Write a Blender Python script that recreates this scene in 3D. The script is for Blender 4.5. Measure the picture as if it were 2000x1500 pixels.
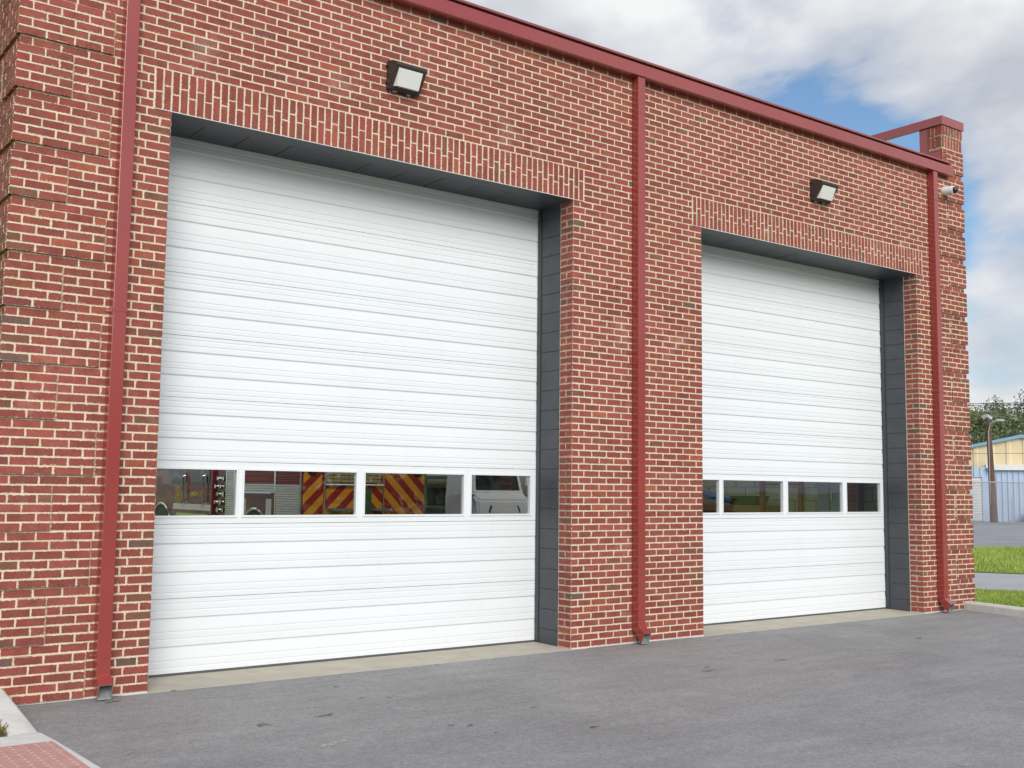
import bpy, bmesh, math, random
from mathutils import Vector, Matrix
import numpy as np
random.seed(7)
for o in list(bpy.data.objects): bpy.data.objects.remove(o)
SC = bpy.context.scene
COL = SC.collection

# ------------------------------------------------------------------ camera
CAM = np.array([-2.9265, -8.4743, 1.5579])
YAW, PIT, ROL, FPX = 0.6437, 0.09555, 0.0113, 2143.6
_f = Vector((math.sin(YAW)*math.cos(PIT), math.cos(YAW)*math.cos(PIT), math.sin(PIT)))
_r0 = Vector((math.cos(YAW), -math.sin(YAW), 0)); _u0 = _r0.cross(_f)
_r = _r0*math.cos(ROL)+_u0*math.sin(ROL); _u = _u0*math.cos(ROL)-_r0*math.sin(ROL)
cd = bpy.data.cameras.new('camera'); cam = bpy.data.objects.new('camera', cd); COL.objects.link(cam)
cam.matrix_world = Matrix(((_r.x,_u.x,-_f.x,CAM[0]),(_r.y,_u.y,-_f.y,CAM[1]),(_r.z,_u.z,-_f.z,CAM[2]),(0,0,0,1)))
cd.sensor_width = 36; cd.sensor_fit = 'HORIZONTAL'; cd.lens = FPX/2000*36
cd.clip_start = 0.05; cd.clip_end = 3000
SC.camera = cam
def proj(p):
    d = Vector(p)-Vector(CAM); z = d.dot(_f)
    return 1000+FPX*d.dot(_r)/z, 750-FPX*d.dot(_u)/z, z

# ------------------------------------------------------------------ world, sun, exposure
SUN_EL, SUN_AZ = math.radians(26), math.radians(203)      # azimuth clockwise from +Y
W_ = bpy.data.worlds.new('World'); SC.world = W_; W_.use_nodes = True
nt = W_.node_tree; nt.nodes.clear()
def N(tree, typ, loc=None, **kw):
    n = tree.nodes.new(typ)
    for k, v in kw.items():
        if k in ('blend_type','operation','data_type','feature','distance','noise_dimensions','attribute_name','attribute_type','interpolation','uv_map','noise_type','sky_type','sun_disc','sun_elevation','sun_rotation','air_density','dust_density','ozone_density','use_clamp','clamp','clamp_result','distribution'):
            setattr(n, k, v)
        else: n.inputs[k].default_value = v
    return n
def math_(tree, op, a, b=None, c=None, clamp=False):
    n = tree.nodes.new('ShaderNodeMath'); n.operation = op; n.use_clamp = clamp
    for i, v in enumerate((a, b, c)):
        if v is None: continue
        if isinstance(v, (int, float)): n.inputs[i].default_value = v
        else: tree.links.new(v, n.inputs[i])
    return n.outputs[0]
def ramp(tree, fac, stops):
    n = tree.nodes.new('ShaderNodeValToRGB'); cr = n.color_ramp
    while len(cr.elements) < len(stops): cr.elements.new(0.5)
    for e, (p, c) in zip(cr.elements, stops):
        e.position = p; e.color = (c, c, c, 1) if isinstance(c, (int, float)) else (*c, 1)
    tree.links.new(fac, n.inputs[0]); return n.outputs[0]
def mixc(tree, fac, a, b, bt='MIX'):
    n = tree.nodes.new('ShaderNodeMix'); n.data_type = 'RGBA'; n.blend_type = bt
    for i, v in ((0, fac), (6, a), (7, b)):
        if isinstance(v, (int, float)): n.inputs[i].default_value = v
        elif isinstance(v, tuple): n.inputs[i].default_value = (*v, 1)
        else: tree.links.new(v, n.inputs[i])
    return n.outputs[2]
sky = N(nt, 'ShaderNodeTexSky', sky_type='NISHITA', sun_disc=False, sun_elevation=SUN_EL, sun_rotation=SUN_AZ, air_density=1.0, dust_density=0.6, ozone_density=1.3)
tc = nt.nodes.new('ShaderNodeTexCoord')
CLOUD_SC = 3.0
CLOUD_OFF = (7.378, 0.017, -0.10)
def cloud_noise(up, scale, detail, rough):
    m1 = nt.nodes.new('ShaderNodeMapping'); m1.inputs['Scale'].default_value = (1.0, 1.0, 2.1)
    m1.inputs['Location'].default_value = (CLOUD_OFF[0], CLOUD_OFF[1], CLOUD_OFF[2]+up); nt.links.new(tc.outputs['Generated'], m1.inputs[0])
    n = N(nt, 'ShaderNodeTexNoise', Scale=scale, Detail=detail, Roughness=rough, Distortion=0.15); nt.links.new(m1.outputs[0], n.inputs['Vector']); return n.outputs[0]
na = cloud_noise(0.0, CLOUD_SC, 10.0, 0.52); nb_ = cloud_noise(0.11, CLOUD_SC, 5.0, 0.50); nc = cloud_noise(5.0, CLOUD_SC*0.6, 4.0, 0.5)
sp = nt.nodes.new('ShaderNodeSeparateXYZ'); nt.links.new(tc.outputs['Generated'], sp.inputs[0])
mask = ramp(nt, na, [(0.415, 0.0), (0.47, 0.75), (0.54, 1.0)])
lit = math_(nt, 'ADD', math_(nt, 'MULTIPLY', math_(nt, 'SUBTRACT', na, nb_), 2.2), math_(nt, 'ADD', 0.02, math_(nt, 'MULTIPLY', nc, 0.95)))
shade = ramp(nt, lit, [(0.18, (3.6, 3.8, 4.2)), (0.42, (4.75, 4.85, 5.1)), (0.70, (6.2, 6.2, 6.2))])
blue = mixc(nt, 1.0, sky.outputs[0], (0.72, 0.82, 0.90), 'MULTIPLY')
blue = mixc(nt, ramp(nt, sp.outputs[2], [(0.0, 0.85), (0.10, 0.45), (0.24, 0.0)]), blue, (2.8, 3.5, 4.1))     # pale haze along the whole horizon
cl = mixc(nt, math_(nt, 'MULTIPLY', mask, 0.97), blue, shade)
bg = nt.nodes.new('ShaderNodeBackground'); bg.inputs[1].default_value = 0.10
nt.links.new(cl, bg.inputs[0]); wo = nt.nodes.new('ShaderNodeOutputWorld'); nt.links.new(bg.outputs[0], wo.inputs[0])
sd = bpy.data.lights.new('sun', 'SUN'); sd.energy = 2.0; sd.angle = math.radians(36); sd.color = (1.0, 0.95, 0.88)
so = bpy.data.objects.new('sun', sd); COL.objects.link(so)
sdir = Vector((math.sin(SUN_AZ)*math.cos(SUN_EL), math.cos(SUN_AZ)*math.cos(SUN_EL), math.sin(SUN_EL)))
so.rotation_euler = sdir.to_track_quat('Z', 'Y').to_euler(); so.location = (0, -10, 20)
SC.cycles.max_bounces = 5; SC.cycles.diffuse_bounces = 3; SC.cycles.glossy_bounces = 3; SC.cycles.transparent_max_bounces = 8
SC.view_settings.view_transform = 'Standard'; SC.view_settings.look = 'None'; SC.view_settings.gamma = 1.0
SC.view_settings.exposure = 0.60; SC.view_settings.use_curve_mapping = False

# ------------------------------------------------------------------ materials
MATS = {}
def mat(name, color, rough=0.6, metal=0.0, var=0.0, vscale=8.0, bump=0.0, bscale=60.0, spec=0.5, color2=None, coord='pos'):
    m = bpy.data.materials.new(name); m.use_nodes = True; t = m.node_tree
    b = t.nodes['Principled BSDF']; b.inputs['Roughness'].default_value = rough; b.inputs['Metallic'].default_value = metal
    b.inputs['Specular IOR Level'].default_value = spec
    g = t.nodes.new('ShaderNodeNewGeometry').outputs['Position'] if coord == 'pos' else t.nodes.new('ShaderNodeTexCoord').outputs['Object']
    if var > 0 or color2:
        n = N(t, 'ShaderNodeTexNoise', Scale=vscale, Detail=6.0, Roughness=0.6); t.links.new(g, n.inputs['Vector'])
        f = ramp(t, n.outputs[0], [(0.3, 0.0), (0.7, 1.0)])
        c2 = color2 or tuple(c*(1-var) for c in color)
        t.links.new(mixc(t, f, color, c2), b.inputs['Base Color'])
    else: b.inputs['Base Color'].default_value = (*color, 1)
    if bump > 0:
        n = N(t, 'ShaderNodeTexNoise', Scale=bscale, Detail=4.0); t.links.new(g, n.inputs['Vector'])
        bp = N(t, 'ShaderNodeBump', Strength=bump, Distance=0.01); t.links.new(n.outputs[0], bp.inputs['Height']); t.links.new(bp.outputs[0], b.inputs['Normal'])
    MATS[name] = m; return m
mortar = mat('mortar', (0.74, 0.645, 0.49), 0.9, var=0.20, vscale=9, bump=0.4, bscale=180, spec=0.1)
red_metal = mat('red_metal', (0.300, 0.042, 0.036), 0.30, var=0.14, vscale=1.3, spec=0.6)
_b = red_metal.node_tree.nodes['Principled BSDF']; _b.inputs['Coat Weight'].default_value = 0.7; _b.inputs['Coat Roughness'].default_value = 0.12; _b.inputs['Coat IOR'].default_value = 1.6
red_roof = mat('red_roof', (0.30, 0.06, 0.055), 0.35)
galv = mat('galvanised', (0.42, 0.45, 0.46), 0.4, 0.6, var=0.2, vscale=20)
steel_dark = mat('painted_block', (0.060, 0.066, 0.078), 0.45, var=0.25, vscale=5, bump=0.25, bscale=40)
track_m = mat('track', (0.055, 0.062, 0.068), 0.4, 0.2)
plate_edge = mat('lintel_edge', (0.62, 0.60, 0.60), 0.6)
door_white = mat('door_white', (0.745, 0.785, 0.815), 0.38, vscale=0.9, color2=(0.72, 0.755, 0.78))
_t = door_white.node_tree; _p = _t.nodes['Principled BSDF']; _src = _p.inputs['Base Color'].links[0].from_socket
_g = _t.nodes.new('ShaderNodeNewGeometry'); _m = _t.nodes.new('ShaderNodeMapping'); _m.inputs['Scale'].default_value = (9.0, 1.0, 0.7); _t.links.new(_g.outputs['Position'], _m.inputs[0])
_n = N(_t, 'ShaderNodeTexNoise', Scale=1.0, Detail=6.0, Roughness=0.65); _t.links.new(_m.outputs[0], _n.inputs['Vector'])
_v = N(_t, 'ShaderNodeTexNoise', Scale=60.0, Detail=2.0); _t.links.new(_g.outputs['Position'], _v.inputs['Vector'])
_c = mixc(_t, ramp(_t, _n.outputs[0], [(0.55, 0.0), (0.85, 0.16)]), _src, (0.60, 0.60, 0.58))
_c = mixc(_t, ramp(_t, _v.outputs[0], [(0.735, 0.0), (0.77, 0.5)]), _c, (0.42, 0.41, 0.38)); _t.links.new(_c, _p.inputs['Base Color'])
seal_m = mat('rubber_seal', (0.10, 0.105, 0.11), 0.6)
concrete = mat('concrete', (0.52, 0.49, 0.42), 0.85, vscale=4, bump=0.3, bscale=90, color2=(0.43, 0.385, 0.31))
kerb_m = mat('kerb_concrete', (0.72, 0.715, 0.695), 0.85, vscale=9, bump=0.4, bscale=120, color2=(0.60, 0.585, 0.55))
tact_m = mat('tactile', (0.56, 0.32, 0.29), 0.8, vscale=9, color2=(0.46, 0.25, 0.225), bump=0.2, bscale=200)
bronze = mat('dark_bronze', (0.056, 0.042, 0.041), 0.42, 0.2)
cam_white = mat('camera_white', (0.78, 0.79, 0.80), 0.35)
black_gloss = mat('black_gloss', (0.015, 0.017, 0.02), 0.08)
black_m = mat('black_rubber', (0.02, 0.02, 0.02), 0.7)
chrome = mat('chrome', (0.75, 0.75, 0.76), 0.12, 1.0)
eng_red = mat('engine_red', (0.15, 0.010, 0.026), 0.25)
eng_white = mat('engine_white', (0.72, 0.71, 0.67), 0.3)
gold = mat('gold_leaf', (0.75, 0.50, 0.08), 0.35)
chev_o = mat('chevron_yellow', (0.85, 0.36, 0.02), 0.45)
chev_r = mat('chevron_red', (0.38, 0.02, 0.02), 0.45)
hose_m = mat('hose', (0.50, 0.42, 0.20), 0.9, var=0.4, vscale=12)
cmu_in = mat('interior_block', (0.56, 0.53, 0.42), 0.75, var=0.12, vscale=3, bump=0.2, bscale=80)
cmu_joint = mat('interior_joint', (0.36, 0.34, 0.28), 0.9)
int_floor = mat('interior_floor', (0.33, 0.32, 0.30), 0.35, var=0.2, vscale=1.5)
int_ceil = mat('interior_ceiling', (0.60, 0.60, 0.58), 0.8)
rack_m = mat('rack_green', (0.05, 0.13, 0.07), 0.5)
wood_pole = mat('pole_wood', (0.16, 0.085, 0.055), 0.85, var=0.5, vscale=14, bump=0.4, bscale=30)
blue_sid = mat('blue_siding', (0.44, 0.55, 0.70), 0.5, var=0.10, vscale=1.0)
cream_sid = mat('cream_siding', (0.70, 0.58, 0.37), 0.55, var=0.10, vscale=0.8)
blue_trim = mat('blue_trim', (0.20, 0.36, 0.48), 0.5)
white_sid = mat('white_siding', (0.76, 0.77, 0.77), 0.5, var=0.06, vscale=1.0)
fence_m = mat('fence_steel', (0.48, 0.49, 0.50), 0.45, 0.5)
wire_m = mat('wire', (0.08, 0.08, 0.085), 0.6)
bark = mat('bark', (0.12, 0.085, 0.06), 0.9, var=0.5, vscale=6)
soil = mat('soil', (0.14, 0.10, 0.065), 0.95, var=0.5, vscale=20, bump=0.6, bscale=60)
paper = mat('pale_mark', (0.62, 0.61, 0.58), 0.9, var=0.3, vscale=30)
stain_m = mat('oil_stain', (0.125, 0.12, 0.12), 0.55, var=0.4, vscale=40)
for _s in (stain_m, paper):
  _t = _s.node_tree; _p = _t.nodes['Principled BSDF']; _n = N(_t, 'ShaderNodeTexNoise', Scale=34.0, Detail=4.0, Roughness=0.7); _g = _t.nodes.new('ShaderNodeNewGeometry'); _t.links.new(_g.outputs['Position'], _n.inputs['Vector'])
  _t.links.new(ramp(_t, _n.outputs[0], [(0.38, 0.05), (0.60, 0.75)]), _p.inputs['Alpha'])
leaf_dry = mat('dry_leaf', (0.42, 0.30, 0.10), 0.8)
car_white = mat('car_white', (0.80, 0.81, 0.82), 0.15)
lamp_clear = mat('lamp_glass', (0.25, 0.26, 0.28), 0.05)
dump_m = mat('dumpster_green', (0.03, 0.05, 0.05), 0.55, var=0.3, vscale=4)

def brick_material():
    m = bpy.data.materials.new('brick'); m.use_nodes = True; t = m.node_tree; b = t.nodes['Principled BSDF']
    b.inputs['Roughness'].default_value = 0.82; b.inputs['Specular IOR Level'].default_value = 0.25
    col = N(t, 'ShaderNodeAttribute', attribute_name='tint').outputs['Color']
    pos = t.nodes.new('ShaderNodeNewGeometry').outputs['Position']
    ns = N(t, 'ShaderNodeTexNoise', Scale=11.0, Detail=3.0, Roughness=0.65); t.links.new(pos, ns.inputs['Vector'])
    c = mixc(t, 0.55, col, ramp(t, ns.outputs[0], [(0.25, 0.62), (0.5, 1.0), (0.78, 1.35)]), 'MULTIPLY')
    # darker burnt patches
    nd = N(t, 'ShaderNodeTexNoise', Scale=5.0, Detail=3.0, Roughness=0.5); t.links.new(pos, nd.inputs['Vector'])
    c = mixc(t, ramp(t, nd.outputs[0], [(0.62, 0.0), (0.78, 0.35)]), c, (0.16, 0.058, 0.046))
    nq = N(t, 'ShaderNodeTexNoise', Scale=0.9, Detail=3.0, Roughness=0.55); t.links.new(pos, nq.inputs['Vector'])
    c = mixc(t, 1.0, c, ramp(t, nq.outputs[0], [(0.3, 0.86), (0.7, 1.12)]), 'MULTIPLY')
    # fine grit
    nf = N(t, 'ShaderNodeTexNoise', Scale=150.0, Detail=2.0, Roughness=0.7); t.links.new(pos, nf.inputs['Vector'])
    c = mixc(t, 0.5, c, ramp(t, nf.outputs[0], [(0.3, 0.55), (0.7, 1.35)]), 'MULTIPLY')
    # pale specks
    v = N(t, 'ShaderNodeTexVoronoi', Scale=95.0); t.links.new(pos, v.inputs['Vector'])
    sk = math_(t, 'LESS_THAN', v.outputs['Distance'], 0.13)
    wn = nd
    sk = math_(t, 'MULTIPLY', sk, ramp(t, wn.outputs[0], [(0.42, 0.0), (0.62, 0.85)]))
    c = mixc(t, sk, c, (0.66, 0.50, 0.36))
    # mortar smears creeping in from the edges
    uv = t.nodes.new('ShaderNodeUVMap'); uv.uv_map = 'face_m'; hv = t.nodes.new('ShaderNodeUVMap'); hv.uv_map = 'half_m'
    su = t.nodes.new('ShaderNodeSeparateXYZ'); t.links.new(uv.outputs[0], su.inputs[0]); sh = t.nodes.new('ShaderNodeSeparateXYZ'); t.links.new(hv.outputs[0], sh.inputs[0])
    eu = math_(t, 'SUBTRACT', sh.outputs[0], math_(t, 'ABSOLUTE', su.outputs[0])); ev = math_(t, 'SUBTRACT', sh.outputs[1], math_(t, 'ABSOLUTE', su.outputs[1]))
    ed = math_(t, 'MINIMUM', eu, ev)
    ne = N(t, 'ShaderNodeTexNoise', Scale=55.0, Detail=3.0, Roughness=0.7); t.links.new(pos, ne.inputs['Vector'])
    nl = nd
    reach = math_(t, 'MULTIPLY', ramp(t, ne.outputs[0], [(0.42, 0.0), (0.75, 1.0)]), math_(t, 'MULTIPLY', ramp(t, nl.outputs[0], [(0.35, 0.35), (0.7, 1.0)]), 0.011))
    sm = math_(t, 'LESS_THAN', ed, reach)
    c = mixc(t, math_(t, 'MULTIPLY', sm, 0.9), c, (0.70, 0.57, 0.41))
    # faint efflorescence
    nw = N(t, 'ShaderNodeTexNoise', Scale=1.7, Detail=4.0, Roughness=0.62); t.links.new(pos, nw.inputs['Vector'])
    c = mixc(t, ramp(t, nw.outputs[0], [(0.60, 0.0), (0.82, 0.32)]), c, (0.60, 0.47, 0.44))
    t.links.new(c, b.inputs['Base Color'])
    mp_ = t.nodes.new('ShaderNodeMapping'); mp_.inputs['Scale'].default_value = (1, 1, 0.35); t.links.new(pos, mp_.inputs[0])
    nb = N(t, 'ShaderNodeTexNoise', Scale=70.0, Detail=3.0, Roughness=0.7); t.links.new(mp_.outputs[0], nb.inputs['Vector'])
    bp = N(t, 'ShaderNodeBump', Strength=0.55, Distance=0.006); t.links.new(nb.outputs[0], bp.inputs['Height']); t.links.new(bp.outputs[0], b.inputs['Normal'])
    return m
brick_m = brick_material()

def asphalt_material(name, base, dark, light, grit=0.5):
    m = bpy.data.materials.new(name); m.use_nodes = True; t = m.node_tree; b = t.nodes['Principled BSDF']
    b.inputs['Roughness'].default_value = 0.78; b.inputs['Specular IOR Level'].default_value = 0.35
    pos = t.nodes.new('ShaderNodeNewGeometry').outputs['Position']
    n1 = N(t, 'ShaderNodeTexNoise', Scale=0.55, Detail=6.0, Roughness=0.6, Distortion=0.6); t.links.new(pos, n1.inputs['Vector'])
    c = mixc(t, ramp(t, n1.outputs[0], [(0.32, 0.0), (0.68, 1.0)]), dark, light)
    mp_ = t.nodes.new('ShaderNodeMapping'); mp_.inputs['Scale'].default_value = (0.5, 2.2, 1); mp_.inputs['Rotation'].default_value = (0, 0, 0.5); t.links.new(pos, mp_.inputs[0])
    n2 = N(t, 'ShaderNodeTexNoise', Scale=2.0, Detail=7.0, Roughness=0.65); t.links.new(mp_.outputs[0], n2.inputs['Vector'])
    c = mixc(t, 0.55, c, ramp(t, n2.outputs[0], [(0.3, 0.80), (0.7, 1.16)]), 'MULTIPLY')
    n6 = N(t, 'ShaderNodeTexNoise', Scale=26.0, Detail=5.0, Roughness=0.8); t.links.new(pos, n6.inputs['Vector'])
    c = mixc(t, grit, c, ramp(t, n6.outputs[0], [(0.32, 0.70), (0.5, 1.0), (0.68, 1.32)]), 'MULTIPLY')
    n3 = N(t, 'ShaderNodeTexNoise', Scale=140.0, Detail=3.0, Roughness=0.75); t.links.new(pos, n3.inputs['Vector'])
    c = mixc(t, grit, c, ramp(t, n3.outputs[0], [(0.3, 0.35), (0.5, 0.95), (0.72, 1.9)]), 'MULTIPLY')
    v = N(t, 'ShaderNodeTexVoronoi', Scale=60.0); t.links.new(pos, v.inputs['Vector'])
    c = mixc(t, math_(t, 'MULTIPLY', math_(t, 'LESS_THAN', v.outputs['Distance'], 0.12), 0.35), c, (0.40, 0.39, 0.37))
    # scattered dark scuffs and drips
    mp2 = t.nodes.new('ShaderNodeMapping'); mp2.inputs['Scale'].default_value = (1.0, 1.7, 1); t.links.new(pos, mp2.inputs[0])
    n4 = N(t, 'ShaderNodeTexNoise', Scale=4.6, Detail=3.0, Roughness=0.5, Distortion=0.4); t.links.new(mp2.outputs[0], n4.inputs['Vector'])
    c = mixc(t, ramp(t, n4.outputs[0], [(0.70, 0.0), (0.735, 0.55)]), c, tuple(x*0.45 for x in base))
    n5 = N(t, 'ShaderNodeTexNoise', Scale=1.6, Detail=5.0, Roughness=0.6); t.links.new(pos, n5.inputs['Vector'])
    c = mixc(t, ramp(t, n5.outputs[0], [(0.58, 0.0), (0.75, 0.5)]), c, tuple(x*1.25+0.01 for x in base))
    t.links.new(c, b.inputs['Base Color'])
    nb = N(t, 'ShaderNodeTexNoise', Scale=110.0, Detail=4.0, Roughness=0.7); t.links.new(pos, nb.inputs['Vector'])
    bp = N(t, 'ShaderNodeBump', Strength=0.7, Distance=0.008); t.links.new(nb.outputs[0], bp.inputs['Height']); t.links.new(bp.outputs[0], b.inputs['Normal'])
    return m
asph = asphalt_material('asphalt', (0.295, 0.291, 0.294), (0.26, 0.256, 0.259), (0.325, 0.321, 0.324), 0.65)
road_m = asphalt_material('road_asphalt', (0.43, 0.43, 0.445), (0.40, 0.40, 0.415), (0.47, 0.47, 0.49), 0.2)
lot_m = asphalt_material('lot_asphalt', (0.30, 0.305, 0.325), (0.26, 0.265, 0.285), (0.34, 0.345, 0.365), 0.3)

def foliage_material(name, c1, c2, c3):
    m = bpy.data.materials.new(name); m.use_nodes = True; t = m.node_tree; b = t.nodes['Principled BSDF']
    b.inputs['Roughness'].default_value = 0.6; b.inputs['Specular IOR Level'].default_value = 0.2
    a = N(t, 'ShaderNodeAttribute', attribute_name='lv').outputs['Fac']
    t.links.new(ramp(t, a, [(0.0, c1), (0.5, c2), (1.0, c3)]), b.inputs['Base Color'])
    tr = t.nodes.new('ShaderNodeBsdfTranslucent'); t.links.new(ramp(t, a, [(0.0, c2), (1.0, c3)]), tr.inputs[0])
    mx = t.nodes.new('ShaderNodeMixShader'); mx.inputs[0].default_value = 0.3
    t.links.new(b.outputs[0], mx.inputs[1]); t.links.new(tr.outputs[0], mx.inputs[2]); t.links.new(mx.outputs[0], t.nodes['Material Output'].inputs[0])
    return m
leaf_g = foliage_material('leaves_green', (0.09, 0.14, 0.065), (0.16, 0.205, 0.095), (0.25, 0.29, 0.15))  # leaf_g and leaf_d paled and desaturated in place of distance haze
leaf_d = foliage_material('leaves_dark', (0.08, 0.12, 0.07), (0.135, 0.175, 0.10), (0.20, 0.24, 0.145))
leaf_y = foliage_material('leaves_yellow', (0.16, 0.16, 0.04), (0.28, 0.25, 0.06), (0.40, 0.34, 0.09))
grass_m = foliage_material('grass_blades', (0.21, 0.31, 0.05), (0.35, 0.46, 0.09), (0.52, 0.58, 0.20))
weed_m = foliage_material('weed_leaves', (0.05, 0.11, 0.03), (0.13, 0.17, 0.05), (0.33, 0.22, 0.08))
lawn_m = mat('lawn', (0.17, 0.27, 0.05), 0.9, vscale=1.2, color2=(0.25, 0.33, 0.085), bump=0.6, bscale=50, spec=0.1)

def glass_material(name, tint, ior):
    m = bpy.data.materials.new(name); m.use_nodes = True; t = m.node_tree; t.nodes.clear()
    o = t.nodes.new('ShaderNodeOutputMaterial'); tr = t.nodes.new('ShaderNodeBsdfTransparent'); tr.inputs[0].default_value = (*tint, 1)
    gl = t.nodes.new('ShaderNodeBsdfGlossy'); gl.inputs['Roughness'].default_value = 0.015
    fr = t.nodes.new('ShaderNodeFresnel'); g = t.nodes.new('ShaderNodeNewGeometry')
    t.links.new(math_(t, 'ADD', math_(t, 'MULTIPLY', g.outputs['Backfacing'], 1/ior-ior), ior), fr.inputs[0])    # same reflectance on both faces of the thin pane
    n = N(t, 'ShaderNodeTexNoise', Scale=1.6, Detail=1.0); t.links.new(g.outputs['Position'], n.inputs['Vector'])
    bp = N(t, 'ShaderNodeBump', Strength=0.05, Distance=0.02); t.links.new(n.outputs[0], bp.inputs['Height']); t.links.new(bp.outputs[0], gl.inputs['Normal'])
    mx = t.nodes.new('ShaderNodeMixShader'); t.links.new(fr.outputs[0], mx.inputs[0]); t.links.new(tr.outputs[0], mx.inputs[1]); t.links.new(gl.outputs[0], mx.inputs[2]); t.links.new(mx.outputs[0], o.inputs[0])
    return m
pane_m = glass_material('pane_glass', (0.95, 0.97, 0.96), 1.62)
def lens_material():
    m = bpy.data.materials.new('prismatic_lens'); m.use_nodes = True; t = m.node_tree; b = t.nodes['Principled BSDF']
    b.inputs['Base Color'].default_value = (0.74, 0.75, 0.73, 1); b.inputs['Roughness'].default_value = 0.18; b.inputs['Specular IOR Level'].default_value = 0.7
    pos = t.nodes.new('ShaderNodeNewGeometry').outputs['Position']
    v = N(t, 'ShaderNodeTexWave', Scale=38.0); t.links.new(pos, v.inputs['Vector'])
    bp = N(t, 'ShaderNodeBump', Strength=0.35, Distance=0.004); t.links.new(v.outputs[1], bp.inputs['Height']); t.links.new(bp.outputs[0], b.inputs['Normal'])
    return m
lens_m = lens_material()

# ------------------------------------------------------------------ helpers
def tag(o, label=None, cat=None, group=None, kind=None):
    if label: o['label'] = label
    if cat: o['category'] = cat
    if group: o['group'] = group
    if kind: o['kind'] = kind
    return o
def empty(name, loc=(0, 0, 0), **kw):
    o = bpy.data.objects.new(name, None); COL.objects.link(o); o.location = loc; o.empty_display_size = 0.2
    return tag(o, **kw)
def link(name, me, parent=None, loc=None):
    o = bpy.data.objects.new(name, me); COL.objects.link(o)
    if loc is not None: o.location = loc
    if parent is not None:
        o.parent = parent; o.matrix_parent_inverse = Matrix.Translation(-wloc(parent))
    return o
def wloc(o):
    v = Vector(o.location)
    if o.parent is not None and o.matrix_parent_inverse == Matrix.Identity(4): v = v + wloc(o.parent)
    return v
class MB:
    def __init__(s): s.v = []; s.f = []; s.mi = []
    def add(s, vs, fs, m=0):
        k = len(s.v); s.v += [tuple(p) for p in vs]; s.f += [tuple(i+k for i in f) for f in fs]; s.mi += [m]*len(fs); return s
    def box(s, x0, x1, y0, y1, z0, z1, m=0, ch=0.0):
        if ch <= 0:
            vs = [(x, y, z) for z in (z0, z1) for y in (y0, y1) for x in (x0, x1)]
            return s.add(vs, [(0, 2, 3, 1), (4, 5, 7, 6), (0, 1, 5, 4), (2, 6, 7, 3), (0, 4, 6, 2), (1, 3, 7, 5)], m)
        bm = bmesh.new(); bmesh.ops.create_cube(bm, size=1)
        for v in bm.verts: v.co = Vector(((x0+x1)/2+v.co.x*(x1-x0), (y0+y1)/2+v.co.y*(y1-y0), (z0+z1)/2+v.co.z*(z1-z0)))
        bmesh.ops.bevel(bm, geom=bm.edges[:], offset=ch, segments=2, affect='EDGES', profile=0.5)
        bm.verts.index_update(); s.add([v.co[:] for v in bm.verts], [[v.index for v in f.verts] for f in bm.faces], m); bm.free(); return s
    def tube(s, pts, r, n=8, m=0, cap=True, r2=None):
        pts = [Vector(p) for p in pts]; k = len(s.v); L = len(pts)
        for i, p in enumerate(pts):
            d = (pts[min(i+1, L-1)]-pts[max(i-1, 0)]).normalized()
            a = d.cross(Vector((0, 0, 1)) if abs(d.z) < 0.9 else Vector((1, 0, 0))).normalized(); b = d.cross(a)
            rr = r if r2 is None else r+(r2-r)*i/(L-1)
            for j in range(n): s.v.append(tuple(p+(a*math.cos(2*math.pi*j/n)+b*math.sin(2*math.pi*j/n))*rr))
        for i in range(L-1):
            for j in range(n):
                q = (j+1) % n; s.f.append((k+i*n+j, k+i*n+q, k+(i+1)*n+q, k+(i+1)*n+j)); s.mi.append(m)
        if cap:
            s.f.append(tuple(k+j for j in reversed(range(n)))); s.mi.append(m); s.f.append(tuple(k+(L-1)*n+j for j in range(n))); s.mi.append(m)
        return s
    def prism(s, prof, a0, a1, axis='x', m=0, caps=True):
        """extrude a closed 2-D profile along an axis; x: prof=(y,z), y: prof=(x,z), z: prof=(x,y)"""
        n = len(prof); mk = {'x': lambda a, p: (a, p[0], p[1]), 'y': lambda a, p: (p[0], a, p[1]), 'z': lambda a, p: (p[0], p[1], a)}[axis]
        vs = [mk(a0, p) for p in prof]+[mk(a1, p) for p in prof]
        fs = [(i, (i+1) % n, n+(i+1) % n, n+i) for i in range(n)]
        if caps: fs += [tuple(reversed(range(n))), tuple(range(n, 2*n))]
        return s.add(vs, fs, m)
    def build(s, name, mats, parent=None, smooth=False, loc=None, recalc=True):
        me = bpy.data.meshes.new(name)
        L = Vector(loc) if loc is not None else Vector((0, 0, 0))
        me.from_pydata([tuple(Vector(v)-L) for v in s.v], [], s.f)
        for m in (mats if isinstance(mats, (list, tuple)) else [mats]): me.materials.append(m)
        me.polygons.foreach_set('material_index', s.mi)
        if recalc:
            bm = bmesh.new(); bm.from_mesh(me); bmesh.ops.recalc_face_normals(bm, faces=bm.faces[:]); bm.to_mesh(me); bm.free()
        if smooth:
            me.polygons.foreach_set('use_smooth', [True]*len(me.polygons))
            try: me.set_sharp_from_angle(angle=math.radians(35))
            except Exception: pass
        return link(name, me, parent, loc)
def rnd(a, b): return random.uniform(a, b)

# ------------------------------------------------------------------ dimensions
c = 0.2032/3; B = 0.2032
DW, PW = 4.194, 1.8925
L1, R1, L2, R2 = 0.0, DW, DW+PW, DW*2+PW
XL, XR = -1.155, 11.455         # wall plane corners
QP = 0.024                      # quoin projection
LZ0, LZ1 = 4.532, 4.874         # lintel band

# ------------------------------------------------------------------ ground and paving
tag(MB().add([(-1500, -1500, -0.10), (1500, -1500, -0.10), (1500, 1500, -0.10), (-1500, 1500, -0.10)], [(0, 1, 2, 3)]).build('ground', lawn_m), kind='structure')
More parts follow.
